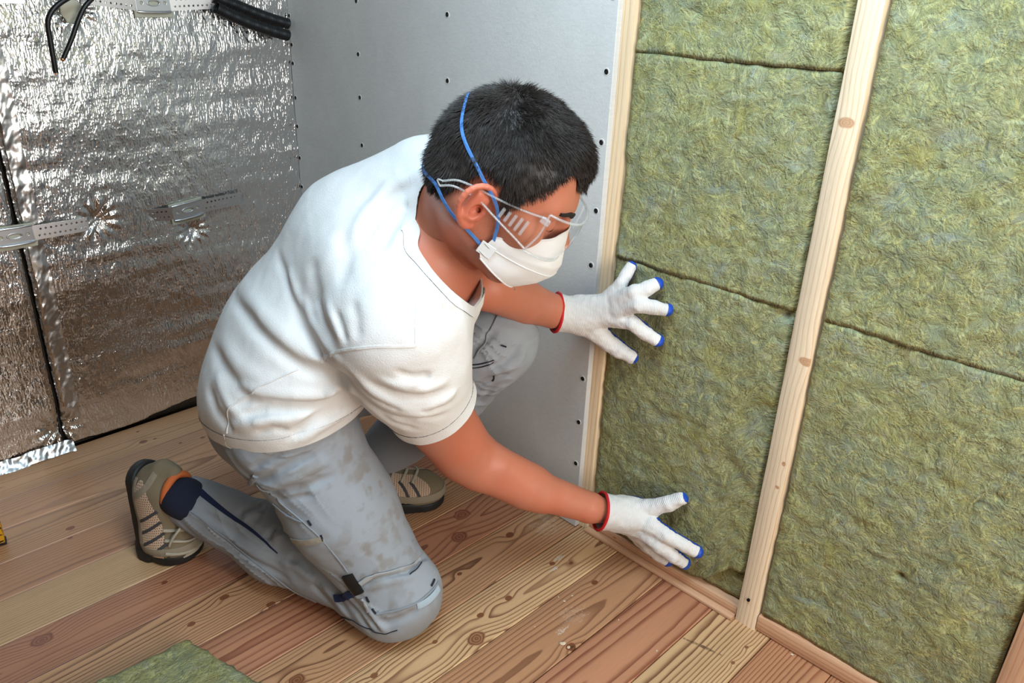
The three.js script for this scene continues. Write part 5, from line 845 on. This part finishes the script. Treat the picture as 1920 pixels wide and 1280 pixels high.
  lay('knee_seam', 0.0014, 0.0008, 40, thread, [0.5136, 0.0369, -0.8541], [0.5124, 0.0559, -0.8186], [0.5187, 0.0538, -0.7883], [0.5331, 0.053, -0.7672], [0.5472, 0.0607, -0.7522]);
  lay('navy_tag', 0.0115, 0.0012, 16, navy, [0.5083, 0.074, -0.8588], [0.508, 0.0903, -0.8377], [0.5077, 0.1105, -0.8155]);
  lay('belt_loop', 0.008, 0.0022, 16, seamM, [0.4299, 0.3059, -0.92], [0.4304, 0.2937, -0.9311], [0.4361, 0.2722, -0.9555]);
  lay('tool_loop', 0.0185, 0.0035, 20, std(0x0b0b0c, 0.55), [0.5051, 0.1498, -0.8154], [0.5091, 0.1368, -0.8099], [0.5144, 0.12, -0.7996]);
  lay('zip_pull', 0.0045, 0.0016, 16, cloth([0.25, 0.25, 0.25], 0.4), [0.5153, 0.1116, -0.796], [0.5177, 0.1023, -0.7891], [0.5205, 0.0902, -0.783]);
  lay('bar_tack', 0.003, 0.0012, 8, thread, [0.4809, 0.2231, -0.8394], [0.4821, 0.2134, -0.8369]);
  lay('bar_tack', 0.003, 0.0012, 8, thread, [0.4719, 0.2435, -0.8567], [0.4738, 0.2367, -0.852]);
  lay('bar_tack', 0.003, 0.0012, 8, thread, [0.5201, 0.1167, -0.7901], [0.5215, 0.1083, -0.7859]);
  lay('bar_tack', 0.003, 0.0012, 8, thread, [0.5234, 0.0979, -0.7811], [0.5245, 0.0892, -0.7777]);
  lay('bar_tack', 0.003, 0.0012, 8, thread, [0.6072, 0.1146, -0.7445], [0.6186, 0.1166, -0.7506]);
  lay('seam', 0.0024, 0.0009, 40, seamM, [0.8121, 0.4985, -0.8153], [0.789, 0.4851, -0.8064], [0.7665, 0.4585, -0.8056], [0.7556, 0.4295, -0.8149]);
  lay('seam', 0.0020, 0.0008, 30, thread, [0.7417, 0.413, -0.8465], [0.7505, 0.4164, -0.8274], [0.7594, 0.4213, -0.8089], [0.7726, 0.4315, -0.7896]);
  lay('seam', 0.0016, 0.0008, 30, thread, [0.7419, 0.4073, -0.8467], [0.751, 0.4104, -0.8279], [0.7601, 0.4153, -0.8096], [0.7728, 0.426, -0.7896]);
  lay('navy_tag', 0.006, 0.0010, 8, navy, [0.7953, 0.4982, -0.8364], [0.7998, 0.4988, -0.8278]);
  lay('bar_tack', 0.0025, 0.0012, 8, thread, [0.7834, 0.4543, -0.7851], [0.7892, 0.4515, -0.7804]);
  lay('bar_tack', 0.0025, 0.0012, 8, thread, [0.7815, 0.3858, -0.802], [0.7811, 0.3954, -0.7947]);
}
// --- shoes: suede and mesh trainers on a black sole
const suede = std(lin(0.20, 0.155, 0.095), 0.95), suedeL = std(lin(0.28, 0.235, 0.17), 0.95), meshTex = greyTex(128, 128, (i, j) => { const a = Math.hypot(((i + (j & 16 ? 8 : 0)) % 16) - 8, (j % 16) - 8); return a < 5 ? 0.15 : 0.8; }); meshTex.repeat.set(28, 28);
const meshMap = colorTex(128, 128, (i, j) => { const a = Math.hypot(((i + (j & 16 ? 8 : 0)) % 16) - 8, (j % 16) - 8), v = a < 4.5 ? 0.5 : 0.8; return [v, v * 0.86, v * 0.74]; }); meshMap.repeat.set(28, 28);
const meshMat = new THREE.MeshStandardMaterial({ map: meshMap, bumpMap: meshTex, bumpScale: 0.0006, roughness: 0.9 }), darkBand = std(lin(0.055, 0.052, 0.058), 0.8), orange = std(lin(0.55, 0.13, 0.03), 0.8), rubber = std(lin(0.009, 0.009, 0.010), 0.6), sockMat = std(lin(0.008, 0.012, 0.032), 0.97), laceMat = std(lin(0.42, 0.38, 0.30), 0.9);
function shoe(label, A, T, N, B, T2, N2, L, right) {
  const norm = (a) => { const l = Math.hypot(...a); return a.map((v) => v / l); }, cross = (a, b) => [a[1] * b[2] - a[2] * b[1], a[2] * b[0] - a[0] * b[2], a[0] * b[1] - a[1] * b[0]], dot = (a, b) => a[0] * b[0] + a[1] * b[1] + a[2] * b[2];
  const frame = (t, n) => { t = norm(t); const k = dot(t, n); n = norm(n.map((v, i) => v - k * t[i])); return [t, n, cross(t, n)]; };
  const FA = frame(T, N), FB = frame(T2, N2), pa = (s, n, w) => A.map((v, i) => v + FA[0][i] * s + FA[1][i] * n + FA[2][i] * w), pb = (s, n, w) => B.map((v, i) => v + FB[0][i] * s + FB[1][i] * n + FB[2][i] * w);
  const la = (x, y, z) => { const d = [x - A[0], y - A[1], z - A[2]]; return [dot(d, FA[0]), dot(d, FA[1]), dot(d, FA[2])]; }, lb = (x, y, z) => { const d = [x - B[0], y - B[1], z - B[2]]; return [dot(d, FB[0]), dot(d, FB[1]), dot(d, FB[2])]; };
  const up0 = blend([[ell(pa(0.042, 0.045, 0), [0.040, 0.050, 0.034], FA), 0.01], [bone(pa(0.05, 0.055, 0), pa(L * 0.62, 0.05, 0), 0.033, 0.032), 0.03], [ell(pa(L * 0.6, 0.03, 0), [0.07, 0.038, 0.040], FA), 0.03], [ell(pb(0.012, 0.03, 0), [0.062, 0.034, 0.044], FB), 0.03], [ell(pb(0.035, 0.024, 0), [0.046, 0.028, 0.042], FB), 0.02], [bone(pa(0.008, 0.065, 0), pa(0.012, 0.09, 0), 0.016, 0.012), 0.02]]);
  const hole = blend([[bone(pa(0.046, 0.075, 0), pa(0.035, 0.2, 0), 0.026, 0.03), 0.01], [bone(pa(0.06, 0.098, 0), pa(0.075, 0.2, 0), 0.02, 0.03), 0.02]]);
  const planA = (s, w) => { const t = clamp((s - 0.035) / (L - 0.035)), r = mix(0.035, 0.047, t), e = Math.hypot(s - mix(0.035, L, t), w) - r; return e; };
  const soleF = (x, y, z) => { const [s, n, w] = la(x, y, z), [s2, n2, w2] = lb(x, y, z); const a = smax(planA(s, w), Math.abs(n - 0.008) - 0.011, 0.006), q = Math.hypot(Math.max(0, s2 - 0.035) + Math.min(0, s2), w2) - 0.0465, b = smax(q, Math.abs(n2 - 0.008) - 0.010, 0.006); return smin(a, b, 0.012); };
  const base = (x, y, z) => { const [, n] = la(x, y, z), [s2, n2] = lb(x, y, z); return smax(up0(x, y, z), 0.012 - (s2 > 0 ? n2 : n), 0.006) ; };
  const upperF = (x, y, z) => smax(base(x, y, z), -hole(x, y, z), 0.006);
  const ctr = pa(L * 0.6, 0.04, 0), [lo, hi] = bounds([[ctr, 0.165]], 0);
  const full = nets(upperF, lo, hi, 0.0028), g = (m) => geom(m, pa(0, 0, 0), pa(L, 0, 0));
  const root = mesh('shoe', g(full), suede, person); root.userData.label = label;
  mesh('sole', g(nets(soleF, lo, hi, 0.0028)), rubber, root);
  for (const side of [-1, 1]) {   // mesh windows on each side, bordered by suede, crossed by dark bands
    const win = (x, y, z) => { const [s, n, w] = la(x, y, z); const e = Math.hypot((s - L * (right ? 0.6 : 0.9)) / (L * (right ? 0.5 : 0.42)), (n - 0.044) / 0.024); return Math.max(e - 1, -side * w / 0.01 + 0.8) * 0.02; };
    mesh('mesh_panel', g(push(clip(full, win), 0.0009)), meshMat, root);
    for (let k = 0; k < 5; k++) { const s = L * (right ? 0.5 + 0.135 * k : 0.66 + 0.125 * k); mesh('dark_band', strip(upperF, [pa(s - 0.012, 0.066, side * 0.03), pa(s + 0.002, 0.045, side * 0.04), pa(s + 0.012, 0.024, side * 0.045)], 0.0065, 0.0014, 14), darkBand, root); }
    mesh('suede_trim', strip(upperF, [pa(0.012, 0.022, side * 0.03), pa(0.05, 0.021, side * 0.042), pa(L * 0.6, 0.021, side * 0.05), pa(L * 0.95, 0.022, side * 0.05)], 0.013, 0.0016, 30), suedeL, root);
    mesh('toe_trim', strip(upperF, [pa(L * 0.85, 0.03, side * 0.046), pb(0.02, 0.03, side * 0.045), pb(0.055, 0.03, side * 0.036), pb(0.078, 0.03, side * 0.018), pb(0.084, 0.03, 0)], 0.014, 0.0018, 30), suedeL, root);
    mesh('suede_trim', strip(upperF, [pa(0.006, 0.07, side * 0.02), pa(0.03, 0.055, side * 0.035), pa(0.045, 0.03, side * 0.04)], 0.012, 0.0016, 14), suedeL, root);
  }
  // the collar lining round the opening
  const rim = []; for (let k = 0; k < 28; k++) { const a = k / 28 * Math.PI * 2; rim.push(pa(0.052 + 0.036 * Math.cos(a), 0.084 + 0.012 * Math.cos(a * 1) * -1, 0.0275 * Math.sin(a))); }
  mesh('orange_lining', tube(rim, 0.0068, 90, 10, true), orange, root);
  mesh('tongue', g(nets(blend([[bone(pa(0.105, 0.082, 0), pa(0.088, 0.112, 0), 0.016, 0.015), 0.01]]), ...bounds([[pa(0.1, 0.1, 0), 0.04]], 0), 0.003)), suedeL, root);
  for (let k = 0; k < 4; k++) { const s = (right ? 0.112 : 0.128) + k * 0.021; mesh('lace', strip(upperF, [pa(s, 0.066 - k * 0.002, -0.03), pa(s + 0.01, 0.09, -0.01), pa(s + 0.008, 0.09, 0.01), pa(s - 0.002, 0.066 - k * 0.002, 0.03)], 0.0048, 0.0026, 18, 0.001), laceMat, root); }
  mesh('lace', tube([pa(0.106, 0.088, 0.004), pa(0.112, 0.093, 0.022), pa(0.128, 0.082, 0.032), pa(0.14, 0.074, 0.034), pa(0.126, 0.078, 0.026), pa(0.112, 0.09, 0.006)], 0.0023, 50, 7), laceMat, root);
  mesh('lace', tube([pa(0.104, 0.09, -0.004), pa(0.108, 0.096, -0.02), pa(0.125, 0.085, -0.032), pa(0.13, 0.08, -0.026), pa(0.112, 0.09, -0.004)], 0.0023, 50, 7), laceMat, root);
  return { pa, pb };
}
const sR = shoe('suede trainer on the tucked right foot, sole standing upright', [0.392, 0.168, -1.296], [0.02, -1, 0.19], [0.31, 0.08, 0.95], [0.400, 0.004, -1.262], [0.31, 0, 0.95], [-0.05, 1, 0.0], 0.165, true);
const sL = shoe('suede trainer with pale laces on the planted left foot', [0.686, 0.0, -1.193], [0.74, 0, 0.67], [0, 1, 0], [0.812, 0.0, -1.079], [0.74, 0, 0.67], [0, 1, 0], 0.17, false);
mesh('sock', geom(nets(blend([[bone(sR.pa(0.055, 0.05, 0), sR.pa(0.06, 0.10, 0), 0.031, 0.034), 0.02], [bone(sR.pa(0.06, 0.10, 0), [0.4493, 0.098, -1.175], 0.034, 0.034), 0.01]]), ...bounds([[J.anR, 0.13]], 0), 0.003), J.anR, J.knR), sockMat, person).userData.label = 'navy sock above the tucked shoe';
mesh('sock', geom(nets(blend([[bone(sL.pa(0.052, 0.05, 0), sL.pa(0.055, 0.14, 0), 0.031, 0.034), 0.02]]), ...bounds([[sL.pa(0.05, 0.1, 0), 0.09]], 0), 0.003), J.anL, J.knL), sockMat, person);

// --- dust mask, in the head's own directions
const maskMat = new THREE.MeshPhysicalMaterial({ color: lin(0.92, 0.92, 0.915), roughness: 0.9, bumpMap: cottonTex, bumpScale: 0.0003, side: THREE.DoubleSide });
const blueBand = std(lin(0.07, 0.22, 0.58), 0.7);
{
  const rows = [[0.117, 0.014, 0.040, -0.030], [0.1275, -0.010, 0.038, -0.036], [0.139, -0.034, 0.037, -0.042], [0.1405, -0.052, 0.036, -0.047], [0.130, -0.070, 0.035, -0.053], [0.116, -0.084, 0.036, -0.058], [0.104, -0.096, 0.040, -0.064]];
  const at = (th, v) => {
    const q = v * (rows.length - 1), i = Math.min(rows.length - 2, Math.floor(q)), t = q - i, a = [0, 1, 2, 3].map((c) => mix(rows[i][c], rows[i + 1][c], t)), m = Math.abs(th), k = Math.pow(m, 2.1);
    const r = 0.066 * Math.sin(m * 1.35) / Math.sin(1.35) * Math.sign(th), ripple = 0.0012 * Math.sin(m * 16 + v * 4) * m * (1 - m) * 4;
    return hd(mix(a[0], a[2], k) + ripple, mix(a[1], a[3], Math.pow(m, 1.6)), r + Math.sign(th) * 0.0012 * Math.sin(v * 9));
  };
  const sh = grid(60, 36, (u, v) => at(u * 2 - 1, v));
  const mk = mesh('dust_mask', sh, maskMat, person); mk.userData.label = 'white flat-fold dust mask with blue straps';
  const line = (v, e = 1) => { const p = []; for (let i = 0; i <= 24; i++) p.push(at((i / 12 - 1) * e, v)); return p; };
  mesh('welded_edge', mergeGeometries([tube(line(0.0), 0.0011, 70, 6), tube(line(1.0), 0.0012, 70, 6), tube(line(0.47, 0.97), 0.001, 70, 6)]), maskMat, mk);
  mesh('chin_tab', grid(12, 6, (u, v) => { const a = at((u - 0.5) * 0.4, 0.97); return a.map((q, i) => q + HF[i] * 0.004 * v - HU[i] * 0.010 * v * Math.sin(Math.PI * clamp(u * 0.8 + 0.1))); }), maskMat, mk);
  for (const s of [1, -1]) mesh('strap_tab', new RoundedBoxGeometry(0.02, 0.0016, 0.017, 2, 0.0007).applyMatrix4(new THREE.Matrix4().makeBasis(V(HF), V(HR), V(HU).negate()).setPosition(...hd(0.040, -0.050, s * 0.0668))), maskMat, mk);
  for (const s of [1, -1]) for (const du of [-0.006, 0.006]) mesh('staple', tube([hd(0.034, -0.049 + du, s * 0.0683), hd(0.042, -0.051 + du, s * 0.0683)], 0.0005, 8, 5), zinc, mk);
  const wear = blend([[headNeck, 0.01], [hairSurf, 0.006]]);
  const flip = (p) => { const [f, u, r] = toHead(...p); return hd(f, u, -r); };
  const upper = [hd(0.044, -0.042, 0.067), [0.6295, 0.7149, -0.6493], [0.6133, 0.7605, -0.664], [0.6212, 0.8048, -0.7001]], low = [hd(0.034, -0.052, 0.067), [0.6399, 0.6717, -0.6861], [0.6178, 0.6918, -0.6891], [0.612, 0.7075, -0.703], [0.6106, 0.7236, -0.7141], [0.6147, 0.7383, -0.7257]];
  upper.push(hd(-0.076, 0.073, 0.02)); low.push(hd(-0.064, -0.022, 0.02));
  for (const f of [upper, low]) mesh('strap', strip(wear, [...f, ...f.slice().reverse().map(flip)], 0.0042, 0.0007, 110, 0.0034), blueBand, mk);
  mesh('strap_clip', new RoundedBoxGeometry(0.011, 0.0022, 0.006, 2, 0.0008).applyMatrix4(new THREE.Matrix4().makeBasis(V(HF).multiplyScalar(-0.55).addScaledVector(V(HU), 0.83).normalize(), V(HR), V(HF).multiplyScalar(0.83).addScaledVector(V(HU), 0.55).normalize()).setPosition(...settle(wear, [0.6328, 0.7375, -0.6727], 0.0042))), std(lin(0.5, 0.6, 0.8), 0.3), mk);
}
// --- eyes and brows
for (const s of [1, -1]) {
  const e = mesh('eye', new THREE.SphereGeometry(0.0112, 20, 14).translate(...hd(0.0845, 0.011, s * 0.032)), std(0xe9e2da, 0.25), person);
  mesh('iris', new THREE.SphereGeometry(0.0058, 16, 12).translate(...hd(0.0912, 0.0075, s * 0.032)), std(0x2b1a10, 0.2), e);
  mesh('eyelid', new THREE.SphereGeometry(0.0124, 20, 14, 0, Math.PI * 2, 0, Math.PI * 0.52).applyMatrix4(new THREE.Matrix4().makeBasis(V(HF).multiplyScalar(0.8).addScaledVector(V(HU), -0.6), V(HU).multiplyScalar(0.8).addScaledVector(V(HF), 0.6), V(HR)).setPosition(...hd(0.084, 0.011, s * 0.032))), std(lin(0.50, 0.17, 0.10), 0.5), e);
  mesh('eyebrow', strip(headF, [hd(0.104, 0.032, s * 0.012), hd(0.098, 0.037, s * 0.028), hd(0.084, 0.036, s * 0.048)], (t) => 0.008 - 0.004 * t, 0.0022, 18, 0.0006), std(0x17100c, 0.8), person);
}
// --- safety glasses: one clear wrap-round lens, side shields and temples
{
  const clear = new THREE.MeshPhysicalMaterial({ color: 0xffffff, roughness: 0.04, transmission: 1, thickness: 0, ior: 1.5 }), rimMat = new THREE.MeshPhysicalMaterial({ color: lin(0.9, 0.92, 0.93), roughness: 0.06, transmission: 0.8, thickness: 0, ior: 1.5 });
  const lens = (th, v) => { const m = Math.abs(th); return hd(0.126 - 0.05 * Math.pow(m, 2.4) + 0.004 * Math.sin(Math.PI * v), mix(-0.020, 0.036, v) + (1 - m) * 0.006 * (v - 0.5) - 0.004 * (1 - v) * Math.exp(-th * th * 40) * -3, 0.074 * Math.sin(th * 1.3) / Math.sin(1.3)); };
  const gl = mesh('safety_glasses', grid(48, 12, (u, v) => lens(u * 2 - 1, v)), clear, person); gl.userData.label = 'clear plastic safety glasses with ribbed side shields';
  const ln = (v) => { const p = []; for (let i = 0; i <= 20; i++) p.push(lens(i / 10 - 1, v)); return p; };
  mesh('lens_rim', mergeGeometries([tube(ln(1), 0.0017, 60, 7), tube(ln(0), 0.0017, 60, 7), tube([lens(1, 0), lens(1, 0.5), lens(1, 1)], 0.0014, 12, 7), tube([lens(-1, 0), lens(-1, 0.5), lens(-1, 1)], 0.0014, 12, 7)]), rimMat, gl);
  for (const s of [1, -1]) {
    const top = (t) => hd(mix(0.075, -0.05, t), mix(0.030, 0.010, Math.pow(t, 0.7)) - 0.012 * sstep(0.85, 1, t), s * mix(0.0745, 0.0805, sstep(0, 0.5, t))), bot = (t) => hd(mix(0.075, -0.05, t), mix(-0.017, 0.003, Math.min(1, t * 1.7)) - 0.012 * sstep(0.85, 1, t), s * mix(0.0745, 0.0805, sstep(0, 0.5, t)));
    mesh('side_shield', grid(24, 6, (u, v) => { const a = top(u), b = bot(u); return a.map((q, i) => mix(b[i], q, v)); }), clear, gl);
    const pl = (f, o) => [0, 0.15, 0.3, 0.45, 0.6, 0.75, 0.9, 1].map((t) => f(t).map((q, i) => q + HR[i] * s * o));
    mesh('temple_rim', mergeGeometries([tube(pl(top, 0.0006), 0.0014, 50, 6), tube(pl(bot, 0.0006), 0.0014, 50, 6), tube([top(1), hd(-0.056, -0.004, s * 0.0805), bot(1)], 0.0011, 12, 6)]), rimMat, gl);
    for (let k = 0; k < 5; k++) { const t = 0.12 + k * 0.065, a = top(t), b = bot(t), c = a.map((q, i) => mix(b[i], q, 0.72)), d = a.map((q, i) => mix(b[i], q, 0.2)); mesh('vent_rib', tube([d.map((q, i) => q + HR[i] * s * 0.001), c.map((q, i) => q + HR[i] * s * 0.001)], 0.0022, 6, 6), rimMat, gl); }
    mesh('hinge', new RoundedBoxGeometry(0.012, 0.008, 0.006, 2, 0.0015).applyMatrix4(new THREE.Matrix4().makeBasis(V(HF), V(HU), V(HR)).setPosition(...hd(0.076, 0.026, s * 0.0745))), rimMat, gl);
  }
}

// ---------- small things on the floor ----------
{
  const nx = 52, nz = 52, f = (u, v) => {
    let x = mix([0.3231, 0.03, -0.9878][0], 0.085, u), z = mix([0.3231, 0.03, -0.9878][2], -0.80, v); const e = Math.min(u * 0.25, v * 0.2);
    x += 0.004 * fbm2(z * 60, 3, 3, 7) * (1 - sstep(0, 0.03, u)) + 0.05 * v * (1 - u) + 0.003 * noise2(z * 160, x * 160, 3); z += 0.003 * fbm2(x * 60, 8, 3, 9) - 0.012 * u;
    const y = e < 1e-6 ? 0.001 : 0.029 + woolLump(x, z, 29) * 0.9 - 0.006 * (1 - sstep(0, 0.012, e));
    return [x, y, z];
  };
  const w = new THREE.MeshStandardMaterial({ map: wool.map, bumpMap: wool.bump, bumpScale: 0.0042, roughness: 0.97 });
  const g = grid(nx, nz, f, (u, v) => [u * 0.35, v * 0.35]); const ix = g.index.array; for (let i = 0; i < ix.length; i += 3) { const t = ix[i]; ix[i] = ix[i + 1]; ix[i + 1] = t; } g.computeVertexNormals();
  const s = tag(mesh('insulation_offcut', g, w), 'pale green mineral wool offcut lying on the floorboards at the bottom edge', 'insulation');
  const R = rng(9), bits = []; for (let k = 0; k < 26; k++) { const b = new THREE.IcosahedronGeometry(0.002 + 0.004 * R(), 1).scale(1, 0.5, 1.4); b.rotateY(R() * 6); b.translate([0.3427, 0.003, -0.8937][0] + (R() - 0.6) * 0.035, 0.002 + 0.003 * R(), [0.3427, 0.003, -0.8937][2] + (R() - 0.45) * 0.06); bits.push(b); }
  mesh('loose_tuft', mergeGeometries(bits), w, s);
}
{
  const [x, , z] = [0.196, 0, -1.4601], L = tag(group('spirit_level', [x, 0, z]), 'yellow spirit level, only its scuffed end showing at the left edge of the floor', 'spirit level');
  L.rotation.y = -0.2;
  const paint = colorTex(256, 128, (i, j) => { const n = fbm2(i / 14, j / 14, 3, 4), d = n > 0.22 ? 0.25 : 1; return [0.86 * d, 0.62 * d, 0.10 * d + (d < 1 ? 0.02 : 0)]; });
  mesh('level_body', new RoundedBoxGeometry(0.5, 0.044, 0.02, 3, 0.002).translate(-0.252, 0.0245, 0), new THREE.MeshStandardMaterial({ map: paint, roughness: 0.45, metalness: 0.1 }), L);
  mesh('rubber_foot', new RoundedBoxGeometry(0.012, 0.006, 0.0215, 2, 0.002).translate(-0.006, 0.003, 0), std(0x121212, 0.6), L);
}
{
  const R = rng(31), FLOOR_SPOTS = [[0.7586, 0, -0.5991], [0.7596, -0, -0.5875], [0.8528, 0, -0.6611], [0.8328, 0, -0.6618], [0.8331, 0, -0.6756], [0.8579, -0, -0.4871], [1.0116, 0, -0.3337], [0.8669, 0, -0.5706], [0.7548, 0, -0.7495], [0.7527, 0, -0.655]];
  for (const [k, label] of [[1.6, 'largest pale crumb of wood below the lower gloved hand'], [1, 'second crumb beside the largest one, a little to its right'], [0.7, 'crumb near the lath, on the board with the round knot'], [0.8, 'crumb left of the grey knot on the brown board'], [0.5, 'crumb at the left end of the short row on the brown board'], [0.6, 'crumb on the reddish board with the pointed grain'], [0.8, 'crumb close to the rounded sole plate at the lower right'], [0.5, 'crumb high on the boards near the sole plate under the hand'], [0.5, 'crumb close to the kneeling man\'s knee'], [0.45, 'crumb midway between the knee and the lower hand']]) {
    const p = FLOOR_SPOTS.shift(); const g = new THREE.IcosahedronGeometry(0.0026 * k, 1), q = g.attributes.position; for (let i = 0; i < q.count; i++) q.setXYZ(i, q.getX(i) * (0.8 + 0.5 * noise3(q.getX(i) * 900, q.getY(i) * 900, k, 3)), q.getY(i) * 0.45, q.getZ(i) * 1.3);
    g.computeVertexNormals(); g.rotateY(R() * 6);
    const m = mesh('wood_crumb', g, std(lin(0.62, 0.5, 0.36), 0.9)); m.position.set(p[0], 0.0010 * k, p[2]); tag(m, label, 'debris', 'crumbs on the floorboards');
  }
}
scene.traverse((o) => { if (o.isLight) { o.castShadow = true; } });
renderer.render(scene, camera);
